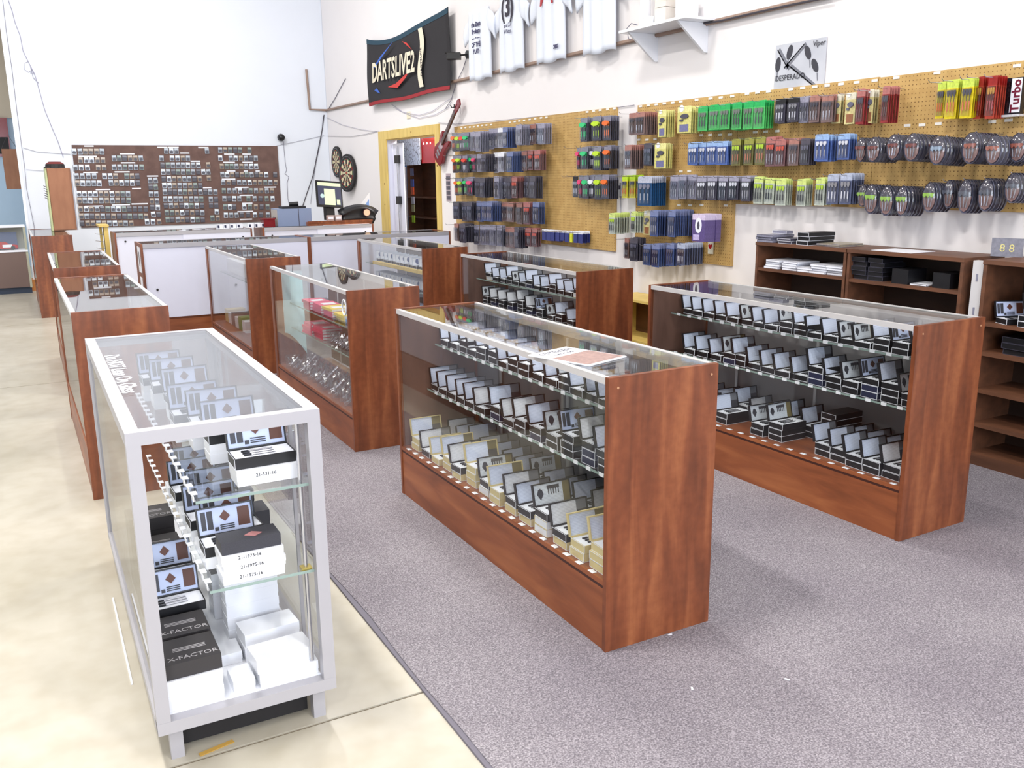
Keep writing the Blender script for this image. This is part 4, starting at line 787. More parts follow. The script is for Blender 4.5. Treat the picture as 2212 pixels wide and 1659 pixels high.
hk = empty('small_charm', (PX-.01, 5.53, 1.03), -PI/2); tag(hk, 'small red heart charm pack low on the tall pegboard', 'charm')
ob('card', MB().box(-.03, .03, -.006, 0, -.06, .05).mesh('card', pm('creamhead', (230, 220, 200))), hk); ob('heart', MB().prism([(0, -.022), (.022, .004), (.012, .018), (0, .008), (-.012, .018), (-.022, .004)], -.012, -.006, 'y').mesh('heart', RED), hk)

# ------------------------------------------------------------------ bookcases along the side wall
BF = 4.48
def bookcase(label, y0, y1, shelves, H=1.13, base=.075, d=.345, right=False, mat=SHELFWOOD):
    r = empty('bookcase', (BF, y0, 0)); tag(r, label, 'bookcase', 'low bookcases against the wall'); L = y1-y0
    ob('side_panel', MB().box(0, d, 0, .02, 0, H-.022).mesh('side_panel', mat), r); ob('side_panel', MB().box(0, d, L-.02, L, 0, H-.022).mesh('side_panel', mat), r)
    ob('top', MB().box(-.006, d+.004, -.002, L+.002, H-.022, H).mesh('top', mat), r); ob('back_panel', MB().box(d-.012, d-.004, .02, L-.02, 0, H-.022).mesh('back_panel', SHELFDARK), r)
    for z in shelves: ob('shelf', MB().box(.004, d-.012, .02, L-.02, z-.02, z).mesh('shelf', mat), r)
    ob('plinth', MB().box(.004, .02, .02, L-.02, 0, base-.02).mesh('plinth', mat), r)
    return r
K1_ = bookcase('low walnut bookcase holding white booklets, in front of tall pegboard', 3.895, 4.675, (.955, .65, .36, .075)); K2_ = bookcase('low walnut bookcase with black stacks, beside the white post', 3.10, 3.885, (.95, .65, .36, .075)); K3_ = bookcase('low walnut bookcase at the frame edge with open cases', 1.7, 2.985, (.80, .64, .435, .245, .075))
po = tag(box('post', M('white_post', (206, 204, 206), .5), BF+.02, BF+.06, 3.0, 3.06, 0, 1.12), 'white slotted metal post between two walnut bookcases', 'post')
for zz in (1.03, .85, .7): box('slot', GRY, BF+.018, BF+.02, 3.025, 3.035, zz-.02, zz+.02, po)
random.seed(21)
def stk(x, y, z, w_, d, h, n, mat, edge, nm, label, grp, cat='box', jit=.01):
    me = dbox_mesh(mat, edge, w_, d, h, nm)
    for q in range(n):
        o = ob(nm, me, None, (x+random.uniform(-jit, jit), y+random.uniform(-jit, jit), z+.0005+q*(h+.001)), (0, 0, random.uniform(-.04, .04)))
        tag(o, f'{label}, {ORD[q]} from the bottom' if n > 1 else label, cat, grp)
BKL = dict(nm='booklet', cat='booklet')
for i, (yy, n) in enumerate(((4.47, 4), (4.32, 4), (4.18, 2), (4.06, 4), (3.925, 4))):
    stk(BF+.02, yy, .955, .2, .13, .014, n, WHITE, pm('edgegrey', (150, 150, 160)), 'booklet', f'white booklet on upper shelf of first bookcase, {ORD[i]} pile', 'white booklets on the first bookcase', 'booklet')
stk(BF+.0, 4.52, 1.13, .2, .15, .016, 3, GRY, DRK, 'flat_pack', 'grey flat pack on far end of bookcase top', 'flat packs on the bookcase top', 'pack'); stk(BF+.0, 4.36, 1.13, .2, .12, .016, 2, DRK, WHITE, 'flat_pack', 'dark flat pack on bookcase top, beside the grey pile', 'flat packs on the bookcase top', 'pack')
stk(BF+.10, 4.50, 1.185, .06, .13, .022, 1, GRY, WHITE, 'flat_pack', 'small grey block on the grey flat packs', 'flat packs on the bookcase top', 'pack')
stk(BF+.01, 4.22, 1.13, .23, .10, .026, 3, BLACK, WHITE, 'dart_box', 'black and white box on bookcase top', 'boxes on the bookcase top')
stk(BF+.03, 3.98, 1.13, .22, .18, .008, 2, pm('kraft', (150, 140, 120)), GRY, 'flat_pack', 'thin flat sheet pack on middle of bookcase top', 'flat packs on the bookcase top', 'pack')
o = ob('paper_sheet', MB().box(0, .21, 0, .28, 0, .002).mesh('paper_sheet', WHITE), None, (BF+.02, 3.45, 1.1305)); tag(o, 'white paper lying on the bookcase top', 'paper')
for i in range(2): stk(BF+.02, 3.64+i*.115, .95, .18, .105, .026, 5, BLACK, DRK, 'dart_box', f'black box on dark bookcase shelf, {("nearer", "farther")[i]} stack', 'black boxes on the bookcase shelf')
for i in range(3): stk(BF+.02, 3.20+i*.13, .95, .16, .11, .085 if i != 1 else .01, 1, BLACK if i != 1 else WHITE, BLACK, 'dart_box', f'{("tall black", "flat white", "tall dark")[i]} box near the end of bookcase shelf', 'boxes at the shelf end')
sg = empty('folded_card', (4.72, 3.02, 1.131), -PI/2+.3); tag(sg, 'grey card with two pale round marks standing on bookcase corner', 'card')
ob('card_face', MB().box(-.08, .08, -.004, 0, 0, .10).mesh('card_face', pm('greycard', (130, 130, 142))), sg); text('8 8', .06, pm('goldpale', (216, 206, 140)), (0, -.005, .045), '-Y', sg, ext=.0004)
for i, (yy, n) in enumerate(((2.83, 0), (2.68, 2), (2.55, 2))):
    for q in range(n): tag(ob('dart_box', DB['black'], None, (BF+.01, yy, .8005+q*.031)), f'black box under the {ORD[i]} open case on edge bookcase, {ORD[q]} up', 'box', 'boxes on the edge bookcase')
    put_case('window', (BF+.01, yy, .8005+n*.031), f'grey open case, {ORD[i]} from the far side on edge bookcase', 'open cases on the edge bookcase', -.4)
stk(BF+.04, 2.72, .64, .2, .14, .03, 3, BLACK, DRK, 'dart_box', 'black box in dark stack on edge bookcase second shelf', 'dark boxes on the edge bookcase')
stk(BF+.02, 2.60, 1.13, .2, .12, .008, 3, GRY, WHITE, 'flat_pack', 'grey flat pack on the edge bookcase top', 'flat packs on the edge bookcase top', 'pack')
# low pine shelf between cases
lw = empty('low_shelf', (4.5, 5.2, 0)); tag(lw, 'low pine-topped shelf unit against the wall behind the display cases', 'shelf')
ob('top', MB().box(0, .33, 0, 1.3, .545, .565).mesh('top', YWOOD), lw); ob('side_panel', MB().box(0, .33, 0, .02, 0, .545).mesh('side_panel', YWOOD), lw); ob('side_panel', MB().box(0, .33, 1.28, 1.3, 0, .545).mesh('side_panel', YWOOD), lw); ob('back_panel', MB().box(.31, .325, .02, 1.28, 0, .545).mesh('back_panel', SHELFWOOD), lw); ob('shelf', MB().box(.01, .31, .02, 1.28, .2, .22).mesh('shelf', YWOOD), lw)
refresh()

# ------------------------------------------------------------------ banner, shirts, wall shelf, poster
bn_ = empty('banner', (XW-.085, 11.6, 0)); tag(bn_, 'black cloth banner with white lettering hanging over the doorway', 'banner')
def bfn(x0=0):
    def f(u, v):
        y = 1.40-u*2.80 - .05*(1-v)*(1 if u < .5 else -1)*0; zt = 3.53-.10*math.sin(PI*u)**.8 - .02*math.sin(u*2*PI); zb = 2.60+.01*math.sin(u*PI*3)
        z = zb+(zt-zb)*v; x = -.015*math.sin(u*9+v*2)*.6-.012*math.sin(v*5+u*3)+x0; return (x, y, z)
    return f
BLK = M('black_cloth', (38, 36, 40), .85, var=.12, scale=8)
o = ob('cloth', MB().grid(bfn(), 30, 14).mesh('cloth', BLK, True), bn_); m_ = o.modifiers.new('t', 'SOLIDIFY'); m_.thickness = .004
def strip(name, mat, v0, v1):
    f = bfn(-.004); return ob(name, MB().grid(lambda u, v: f(u, v0+(v1-v0)*v), 30, 1).mesh(name, mat, True), bn_)
strip('hem', M('teal_hem', (34, 66, 84), .8), .93, .998); strip('hem', M('red_hem', (150, 36, 44), .8), .003, .055)
IV = M('ivory_print', (226, 218, 196), .7)
text('DARTSLIVE2', .36, IV, (-.04, .36, 3.02), '-X', bn_, sx=.80, shear=.15, ext=.001, bold=.008)
def swoosh(name, mat, pts): ob(name, MB().prism(pts, -.034, -.031, 'x').mesh(name, mat), bn_)
swoosh('swoosh', M('blue_print', (60, 100, 190), .7), [(1.10, 3.10), (.80, 3.22), (.30, 3.36), (.75, 3.20), (1.02, 3.10)]); swoosh('swoosh', M('red_print', (196, 56, 50), .7), [(.55, 2.80), (.25, 2.82), (-.22, 2.93), (-.10, 2.86), (.2, 2.76)])
swoosh('swoosh', M('red_print'), [(-.02, 3.32), (-.18, 3.28), (-.34, 3.18), (-.2, 3.24)]); swoosh('swoosh', M('blue_print'), [(1.08, 2.80), (.95, 2.76), (.85, 2.74), (.98, 2.82)])
ob('wave_stripe', MB().grid(lambda u, v: (-.034, -.62-.10*(u-.5)*1.3+.055*math.sin(v*2*PI)*1, 2.70+.70*v), 1, 14).mesh('wave_stripe', IV), bn_)
text('DARTSLIVE', .07, M('dark_print', (60, 50, 60), .7), (-.037, -.63, 3.0), '-X', bn_, rot=PI/2, ext=.0006)
def shirt(yc, hem, prints, label, w_=.52, rz=0):
    r = empty('tshirt', (XW-.07, yc, 0)); tag(r, label, 'shirt', 'white shirts hanging on the wall'); h = .74
    def f(u, v):
        ww = w_/2*(1-.06*v) if v < .72 else w_/2*(1-.06*.72)-(v-.72)*.12*w_
        y = ww*(1-2*u); x = -.03*math.sin(PI*u)-.012*math.sin(u*17+v*1.5)*(1-.4*v); return (x, y, hem+h*v + .012*math.sin(u*9)*(1-v))
    me = MB().grid(f, 24, 14).mesh('body', M('white_cotton', (226, 232, 244), .85, var=.03), True)
    o = ob('body', me, r); m = o.modifiers.new('t', 'SOLIDIFY'); m.thickness = .02; m.offset = 1
    for s in (1, -1):
        def g(u, v):
            y0 = s*(w_/2-.03)*(1-v*.0); y = y0+s*u*(.17); zt = hem+h*.98-u*.12; zb = hem+h*.70-u*.13; return (-.018*math.sin(PI*v)-.008*math.sin(u*9), y, zb+(zt-zb)*v)
        me = MB().grid(g, 6, 8).mesh('sleeve', M('white_cotton'), True); o = ob('sleeve', me, r); m = o.modifiers.new('t', 'SOLIDIFY'); m.thickness = .016; m.offset = 1
    tube('collar', [(-.02, .09*math.cos(a*PI/8), hem+h-.005-.05*math.sin(a*PI/8)) for a in range(9)], .008, M('white_cotton'), r)
    for (body, sz, y, z, c, bold) in prints: text(body, sz, M('print_'+c, {'navy': (62, 60, 96), 'red': (176, 60, 66), 'black': (54, 52, 64)}[c], .8), (-.058, y, hem+z), '-X', r, ext=.0008, bold=bold, sx=.9)
    return r
shirt(9.41, 2.64, [('▪ ▪ ▪', .05, 0, .58, 'navy', 0), ('the Dart\nBrokers\n— ·· —\nOF THE\nPLAY', .07, 0, .44, 'navy', .002)], 'white shirt with small navy block print, beside the security camera', .50)
shirt(8.68, 2.66, [('(3)', .26, 0, .62, 'black', .008), ('and 23\nWhites', .06, 0, .42, 'navy', 0)], 'white shirt with large black round print', .48)
s3 = shirt(7.89, 2.665, [('lucky', .09, 0, .69, 'red', .002), ('2007', .05, -.17, .12, 'navy', .002)], 'white shirt with red animal print and a hem mark', .50)
ob('animal_print', MB().prism([(.12, .0), (.10, .11), (.15, .16), (.08, .14), (-.06, .14), (-.10, .19), (-.15, .20), (-.14, .14), (-.10, .10), (-.12, .0), (-.09, 0), (-.07, .07), (.05, .08), (.09, .0)], -.062, -.058, 'x').mesh('animal_print', M('print_red')), s3).location = (0, 0, 2.665+.52)
shirt(7.06, 2.65, [('COORS', .10, 0, .60, 'red', 0)], 'white shirt with faded red lettering, next to the wall shelf', .48)
ws = empty('wall_shelf', (XW, 6.0, 0)); tag(ws, 'white wall shelf on two triangular brackets', 'shelf')
ob('board', MB().box(-.32, -.001, -.42, .42, 2.715, 2.735).mesh('board', WHITEG), ws)
for yy in (-.30, .32): ob('bracket', MB().prism([(-.30, 2.714), (-.001, 2.714), (-.001, 2.50), (-.03, 2.50)], yy-.012, yy+.012, 'y').mesh('bracket', WHITEG), ws)
for q in range(2): wbox(4.63, 5.94, 2.7355+q*.125, .12, .12, .12, M('offwhite_box', (224, 216, 206), .6), ('lower' if q == 0 else 'upper') + ' small off-white carton on the wall shelf', .1)['group'] = 'cartons on the wall shelf'
o = ob('paper_roll', MB().cyl((0, 0, 0), (.05, .06, .42), .045, n=16).mesh('paper_roll', WHITEG), None, (4.66, 6.24, 2.736)); tag(o, 'white paper roll standing on the wall shelf', 'roll')
o = ob('bowl', MB().cyl((0, 0, 0), (0, 0, .07), .03, .055, n=16).mesh('bowl', WHITEG), None, (4.62, 6.12, 2.7355)); tag(o, 'small white cup on the wall shelf', 'cup')
o = wbox(4.7, 5.72, 2.7355, .1, .14, .16, WHITEG, 'white carton at the near end of the wall shelf', .3)
tube('coat_hook', [(4.83, 6.62, 2.70), (4.79, 6.64, 2.72), (4.78, 6.66, 2.80), (4.80, 6.62, 2.84), (4.82, 6.56, 2.82)], .004, GRY); tag(COL.objects['coat_hook'], 'bent wire hook on the pipe beside the wall shelf', 'hook')
# poster
ps = empty('poster', (XW-.004, 4.725, 2.16)); tag(ps, 'silver poster of crossed darts above the pegboard', 'poster')
ob('sheet', MB().box(-.004, 0, -.228, .232, .0, .30).mesh('sheet', ramp_mat('poster_silver', [(.3, (176, 180, 190)), (.7, (206, 208, 216))], nscale=3)), ps)
def pdart(name, p0, p1, r, mat): 
    d = Vector((0, p1[0]-p0[0], p1[1]-p0[1])); n = Vector((0, -d.z, d.y)).normalized()*r
    a, b_ = Vector((0, *p0)), Vector((0, *p1)); ob(name, MB().prism([(q.y, q.z) for q in (a+n, b_+n*.8, b_-n*.8, a-n)], -.006, -.004, 'x').mesh(name, mat), ps)
INK = M('poster_ink', (62, 62, 70), .3); STE = M('poster_steel', (120, 122, 132), .3)
for (p0, p1) in (((.20, .27), (.09, .13)), ((.13, .14), (-.05, .28)), ((.08, .15), (-.15, .0))): pdart('shaft_print', p0, p1, .014, STE); pdart('shaft_print', (p0[0]+.012, p0[1]+.0), (p1[0]+.012, p1[1]), .004, INK)
for (cx, cz, rr) in ((.095, .24, .3), (-.07, .22, -.45), (-.14, .13, -.5), (.20, .17, .1)):
    ob('barrel_print', MB().prism([(cx+.024*math.cos(a*PI/6)*math.cos(rr)-.05*math.sin(a*PI/6)*math.sin(rr), cz+.024*math.cos(a*PI/6)*math.sin(rr)+.05*math.sin(a*PI/6)*math.cos(rr)) for a in range(12)], -.008, -.004, 'x').mesh('barrel_print', INK), ps)
    pdart('tip_print', (cx+.03*math.sin(rr)*1.6, cz-.05), (cx+.06*math.sin(rr), cz-.10), .004, STE)
text('DESPERADO', .052, INK, (-.009, .08, .075), '-X', ps, ext=.0005, sx=.95); text('Viper', .05, INK, (-.009, -.165, .268), '-X', ps, ext=.0005, shear=.2)

# ------------------------------------------------------------------ guitar, cameras, dartboards, cables
gt = empty('electric_guitar', (4.80, 10.55, 1.95)); tag(gt, 'dark red electric guitar hanging on the wall beside the doorway', 'guitar')
A = Matrix.Rotation(math.radians(49), 4, 'X')      # leans along the wall
out_ = [(-.02, -.24), (.05, -.245), (.11, -.20), (.135, -.13), (.12, -.06), (.095, -.01), (.11, .05), (.13, .11), (.12, .16), (.09, .17), (.065, .12), (.04, .09), (-.03, .09), (-.055, .14), (-.085, .20), (-.12, .21), (-.13, .15), (-.11, .06), (-.10, 0), (-.125, -.06), (-.15, -.13), (-.12, -.21)]
mb = MB(); mb.prism(out_, -.022, .022, 'x', 0); o = ob('body', mb.mesh('body', DKRED), gt); o.matrix_local = A; bv = o.modifiers.new('b', 'BEVEL'); bv.width = .008; bv.segments = 2
def gp(name, mesh): o = ob(name, mesh, gt); o.matrix_local = A; return o
gp('neck', MB().box(-.04, -.018, -.026, .026, .06, .60).mesh('neck', M('rosewood', (92, 66, 56), .4))); gp('headstock', MB().prism([(-.028, .59), (.028, .59), (.05, .74), (.02, .79), (-.045, .76)], -.035, -.018, 'x').mesh('headstock', DKRED))
for k in range(4): gp('string', MB().box(-.043, -.0415, -.018+k*.012, -.0165+k*.012, -.15, .62).mesh('string', SILVER))
gp('pickup', MB().box(-.03, -.022, -.045, .045, -.04, -.01).mesh('pickup', SILVER)); gp('pickup', MB().box(-.03, -.022, -.045, .045, -.11, -.08).mesh('pickup', SILVER)); gp('bridge', MB().box(-.032, -.022, -.04, .04, -.165, -.145).mesh('bridge', SILVER)); gp('pickguard', MB().cyl((-.027, .0, .03), (-.022, .0, .03), .045, n=14).mesh('pickguard', M('pearl', (196, 170, 178), .2)))
for k in range(4): gp('tuning_peg', MB().cyl((-.027, .05, .63+k*.035), (-.027, .068, .63+k*.035), .006, n=6).mesh('tuning_peg', SILVER))
gh = empty('guitar_hanger', (XW-.002, 10.12, 2.395)); tag(gh, 'black wall hook holding the guitar neck', 'hook')
ob('arm', MB().cyl((0, 0, 0), (-.09, 0, 0), .008, n=8).mesh('arm', BLACK), gh); tube('cradle', [(-.10, .05, .03), (-.09, .04, 0), (-.088, 0, -.005), (-.09, -.04, 0), (-.10, -.05, .03)], .006, BLACK, gh)
sc = empty('security_camera', (XW, 9.86, 2.965)); tag(sc, 'black security camera on a wall arm beside the banner', 'camera')
ob('mount', MB().cyl((0, 0, 0), (-.025, 0, 0), .045, n=14).mesh('mount', BLACK), sc); ob('arm', MB().cyl((-.02, 0, 0), (-.11, .05, -.01), .010, n=8).mesh('arm', BLACK), sc)
mb = MB(); T = Matrix.Translation((-.14, .10, -.015)) @ Matrix.Rotation(.9, 4, 'Z') @ Matrix.Rotation(.15, 4, 'Y'); mb.box(-.035, .035, -.08, .08, -.035, .035, 0, T); ob('camera_housing', mb.mesh('camera_housing', BLACK), sc)
ob('lens_hood', MB().box(-.038, .038, -.02, .10, .034, .04, 0, T).mesh('lens_hood', BLACKM), sc)
CAB = M('dark_cable', (120, 116, 132), .7); CABL = M('grey_cable', (168, 166, 186), .7); CABD = M('black_cable', (66, 62, 70), .7)
def cable(label, pts, r, mat, X=None, Y=None, nm='cable'):
    P = [tuple(onX(px, py, X) if X else onY(px, py, Y)) for (px, py) in pts]
    return tag(tube(nm, P, r, mat), label, 'cable', 'loose cables on the walls')
XC, YC = XW-.012, YW-.012
cable('cable dropping from the security camera toward the guitar', [(1008, 124), (1000, 150), (985, 180), (975, 215), (962, 235)], .004, CAB, X=XC)
cable('cable sagging under the banner to the guitar', [(845, 225), (870, 242), (905, 249), (935, 240), (962, 220), (975, 212)], .003, CABL, X=XC); cable('second cable sagging lower under the banner', [(850, 232), (880, 247), (905, 255), (940, 248), (968, 232), (975, 220)], .003, CABL, X=XC)
cable('cable running from door casing to pegboard tops', [(947, 265), (985, 268), (1060, 262), (1180, 250), (1335, 232), (1370, 227)], .003, CAB, X=XC)
cable('cable sagging from the corner to the door casing', [(702, 252), (740, 270), (780, 280), (815, 284)], .003, CABL, X=XC); cable('lower cable sagging from the corner to the door casing', [(702, 294), (760, 295), (790, 290), (818, 283)], .003, CAB, X=XC)
cable('cable crossing the back wall from board to corner', [(597, 315), (640, 306), (700, 293)], .003, CAB, Y=YC)
cable('thick cable rising diagonally past the pipe at the corner', [(708, 238), (725, 210), (738, 185), (746, 170)], .006, CAB, X=XC)
cable('dark cable bundle falling from the corner to the grey box', [(700, 248), (696, 280), (686, 330), (676, 380), (662, 420), (654, 445)], .007, CABD, Y=YC); cable('thin cable beside the dark bundle', [(698, 250), (694, 300), (683, 350), (675, 400), (671, 440)], .003, CAB, Y=YC)
cable('wire zigzagging down from the black wall speaker', [(612, 305), (616, 350), (619, 368), (615, 375), (624, 382), (620, 395), (622, 430), (628, 458)], .004, CAB, Y=YC)
cable('long cable descending the back wall to the tall cabinet', [(18, 0), (26, 22), (33, 50), (44, 78), (50, 110), (62, 135), (75, 160), (85, 195), (97, 238), (112, 275), (125, 305), (137, 340)], .005, CABL, Y=YC)
cable('coiled loop on the long cable', [(62, 132), (54, 136), (53, 150), (62, 156), (70, 150), (66, 158), (74, 160), (66, 145), (72, 168), (84, 180)], .004, CABL, Y=YC)
cable('cable following the white wall-end trim down', [(6, 0), (14, 70), (26, 150), (36, 235), (46, 310), (54, 365), (57, 405), (66, 450), (76, 500)], .004, CAB, Y=YC)
cable('cable stretched from trim to brown board', [(50, 319), (80, 328), (120, 331), (152, 333)], .003, CAB, Y=YC); cable('short cable stretched from trim toward the cabinet', [(57, 366), (80, 368), (102, 369)], .003, CABL, Y=YC)
cable('cable lashed along the pipe beside the wall shelf', [(1513, 52), (1560, 44), (1620, 30), (1700, 12), (1790, -6)], .007, CABD, X=XC-.035)
sp_ = empty('wall_speaker', (4.03, YW, 2.25)); tag(sp_, 'small black round speaker high on the back wall', 'speaker')
mb = MB(); mb.cyl((0, -.02, 0), (0, -.06, 0), .05, .062, n=16).cyl((0, -.06, 0), (0, -.13, 0), .062, .045, n=16); ob('shell', mb.mesh('shell', BLACK, True), sp_); ob('bracket', MB().box(-.02, .02, -.02, 0, -.02, .02).mesh('bracket', BLACKM), sp_)
# dartboards
def dartboard(loc, rz, rad, label, tilt=0, cat='dartboard'):
    r = empty('dartboard', loc, rz); r.rotation_euler = (tilt, 0, rz); tag(r, label, cat, 'round dartboards')
    ob('backing', MB().cyl((0, 0, 0), (0, -.035, 0), rad, n=32).mesh('backing', BLACKM), r)
    segs = [M('db_cream', (216, 204, 168), .7), M('db_black', (40, 38, 40), .7), M('db_red', (170, 60, 50), .7), M('db_green', (70, 110, 70), .7)]
    def ring(r0, r1, m0, m1, nm, yy=-.037):
        mb = MB()
        for k in range(20):
            a0, a1 = (k-.5)*PI/10, (k+.5)*PI/10; mid = (a0+a1)/2
            mb.prism([(r0*math.sin(a0), r0*math.cos(a0)), (r1*math.sin(a0), r1*math.cos(a0)), (r1*math.sin(a1), r1*math.cos(a1)), (r0*math.sin(a1), r0*math.cos(a1))], yy, -.035, 'y', k % 2)
        o = ob(nm, mb.mesh(nm, [m0, m1]), r); return o
    q = rad/.225
    ring(.016*q, .097*q, segs[1], segs[0], 'single_ring'); ring(.097*q, .107*q, segs[2], segs[3], 'treble_ring'); ring(.107*q, .160*q, segs[1], segs[0], 'outer_ring'); ring(.160*q, .170*q, segs[2], segs[3], 'double_ring')
    ob('bullseye', MB().cyl((0, -.035, 0), (0, -.038, 0), .014*q, n=12).mesh('bullseye', segs[2]), r); tube('number_ring', [(.198*q*math.cos(a*PI/12), -.037, .198*q*math.sin(a*PI/12)) for a in range(24)], .002, SILVER, r, True)
    return r
dartboard((XW-.002, 14.84, 1.85), -PI/2, .25, 'round dartboard on the wall, nearer to the corner'); dartboard((XW-.05, 14.20, 1.665), -PI/2+.12, .295, 'larger round dartboard on the wall, lower one above the monitor', -.05)
o = tag(ob('folder', MB().prism([(0, 0), (.34, .42), (.34, .0)], 0, .03, 'y').mesh('folder', M('pale_folder', (216, 214, 214), .5)), None, (4.15, 12.47, CT), (0, 0, -.3)), 'pale triangular card leaning behind the monitor', 'folder')
ob('stripe', MB().prism([(.10, .0), (.33, .33), (.33, .10)], -.002, 0, 'y').mesh('stripe', M('blue_stripe', (120, 150, 200), .5)), o)

# ------------------------------------------------------------------ things on and around the counters
gb = empty('computer_tower', (3.40, 12.16, CT)); tag(gb, 'grey computer box lying on the far counter', 'computer')
ob('chassis', MB().box(-.30, .16, 0, .34, 0, .23).mesh('chassis', M('blue_grey_metal', (128, 142, 172), .4)), gb); ob('panel_seam', MB().box(-.02, -.012, -.002, 0, 0, .23).mesh('panel_seam', DRK), gb); ob('rear_panel', MB().box(-.304, -.30, .02, .32, .01, .22).mesh('rear_panel', M('beige_panel', (176, 170, 164), .5)), gb)
for k in range(3): tube('power_cord', [(-.31, .1+k*.05, .12), (-.36, .05+k*.03, .05), (-.38, .02+k*.03, .009)], .008, CABD, gb)
hd = empty('desk_phone', (3.38, 12.2, CT+.2305)); tag(hd, 'black phone handset lying on the grey computer box', 'phone'); ob('base', MB().box(-.20, .12, 0, .2, 0, .03).mesh('base', BLACK), hd); ob('handset', MB().cyl((-.08, .1, .055), (.04, .08, .06), .03, n=8).mesh('handset', BLACK), hd)
mn = empty('monitor', (3.86, 12.22, CT+.235), .12); mn.rotation_euler = (-.22, .08, .12); tag(mn, 'black computer monitor showing a web page on the far counter', 'monitor')
ob('bezel', MB().box(-.20, .18, 0, .03, 0, .36).mesh('bezel', BLACK), mn); ob('screen', MB().box(-.18, .16, -.002, 0, .03, .34).mesh('screen', M('screen_dark', (52, 56, 76), .3, emit=.6)), mn)
ob('page', MB().box(-.09, .07, -.003, -.002, .03, .25).mesh('page', M('screen_page', (206, 226, 176), .3, emit=.35)), mn); ob('toolbar', MB().box(-.18, .16, -.003, -.002, .29, .335).mesh('toolbar', M('screen_page')), mn); ob('side_note', MB().box(.09, .14, -.003, -.002, .04, .11).mesh('side_note', M('screen_page')), mn); ob('picture', MB().cyl((-.12, -.003, .15), (-.12, -.002, .15), .03, n=12).mesh('picture', M('screen_blob', (150, 170, 170), .3, emit=.8)), mn)
st_ = ob('stand', MB().box(-.06, .06, .03, .13, -.155, .1).mesh('stand', BLACKM), mn)
wt_ = empty('wood_tray', (3.90, 12.06, CT)); tag(wt_, 'reddish brown wooden tray under the monitor', 'tray'); ob('board', MB().box(-.42, .48, 0, .26, .0, .05).mesh('board', DKRED if False else WOODH), wt_); ob('lip', MB().box(-.43, .49, -.008, 0, .03, .06).mesh('lip', WOOD), wt_)
for i in range(2):
    o = tag(ob('card_packet', MB().box(0, .09, 0, .06, 0, .08).mesh('card_packet', M('packet_tan', (176, 156, 152), .5)), None, (3.76+i*.11, 12.09, CT+.0505)), f'{("left", "right")[i]} pale packet standing on wooden tray below the monitor', 'packet', 'packets on the wooden tray'); ob('packet_label', MB().box(.01, .08, -.001, 0, .03, .06).mesh('packet_label', WHITE), o)
bg = empty('dart_bag', (4.25, 12.14, CT+.062)); tag(bg, 'black bag with a round dartboard picture on the wooden tray', 'bag')
mb = MB(); mb.grid(lambda u, v: (-.26+u*.48, .02*math.sin(v*PI), .16*math.sin(PI*min(1, max(0, .08+u*.9)))**.5*(.75+.5*u)*v), 12, 6); o = ob('pouch', mb.mesh('pouch', BLACK, True), bg); m = o.modifiers.new('t', 'SOLIDIFY'); m.thickness = .12; m.offset = -1
ob('picture_disc', MB().cyl((.08, -.032, .09), (.08, -.022, .09), .055, n=18).mesh('picture_disc', M('disc_dark', (70, 30, 32), .4)), bg); ob('picture_rays', MB().grid(lambda u, v: (.08+.045*v*math.cos(2*PI*u), -.034, .09+.045*v*math.sin(2*PI*u)), 24, 1).mesh('picture_rays', M('disc_cream', (220, 190, 160), .4)), bg)
o = tag(ob('paper_sheet', MB().box(-.35, .30, -.02, .06, 0, .003).mesh('paper_sheet', WHITE), None, (4.03, 12.06-.045+.03, CT)), 'white papers on the counter edge before the wooden tray', 'paper')
o = tag(box('tip_box', DKRED, 2.90, 3.05, 12.12, 12.30, CT, CT+.10), 'dark red box at the end of the flight board on the counter', 'box'); box('lid', DKRED, 2.875, 3.065, 12.115, 12.305, CT+.10, CT+.115, o)
for i in range(8):
    o = tag(ob('small_carton', MB().box(0, .075, 0, .06, 0, .055).mesh('small_carton', WHITE), None, (2.30+i*.085+(.06 if i > 3 else 0), 12.14, CT)), f'small white carton with dark label, {ORD[i]} in row before the board', 'carton', 'small cartons on the counter'); ob('dark_label', MB().box(.01, .035, -.001, 0, .01, .045).mesh('dark_label', NAVY), o)
for i in range(6):
    o = tag(ob('paper_slip', MB().box(0, .11, 0, .05, 0, .004).mesh('paper_slip', WHITE), None, (1.85+i*.16, 12.10, CT), (0, 0, .4)), f'white paper slip on the counter, {ORD[i]} from the left end', 'paper', 'paper slips on the counter')
# notices taped on the counter end, small timber slat rack
o = tag(ob('notice', MB().box(-.003, 0, -.10, .10, -.13, .13).mesh('notice', WHITE), None, (1.0895, 9.93, .80)), 'white notice with dark figure taped on counter end', 'notice', 'notices on the counter end'); ob('figure_print', MB().box(-.004, -.003, -.03, .02, -.07, .08).mesh('figure_print', DRK), o)
o = tag(ob('notice', MB().box(-.003, 0, -.08, .08, -.07, .07).mesh('notice', WHITE), None, (1.0895, 9.93, .55)), 'small white notice lower on the counter end', 'notice', 'notices on the counter end')
rk = empty('slat_rack', (1.00, 12.62, 0)); tag(rk, 'narrow yellow pine rack with wire pegs beside the far counter', 'rack')
ob('post', MB().box(.0, .05, 0, .04, 0, 1.02).mesh('post', YWOOD), rk); ob('post', MB().box(-.03, .0, .30, .34, 0, 1.04).mesh('post', YWOOD), rk); ob('top', MB().box(-.06, .06, -.02, .38, 1.02, 1.045).mesh('top', YWOOD), rk); ob('panel', MB().box(.01, .02, .04, .30, .05, 1.02).mesh('panel', M('olive_panel', (150, 140, 100), .6)), rk)
for k in range(8): ob('peg', MB().cyl((-.10, .16, .3+k*.09), (.01, .16, .28+k*.09), .004, n=6).mesh('peg', SILVER), rk)
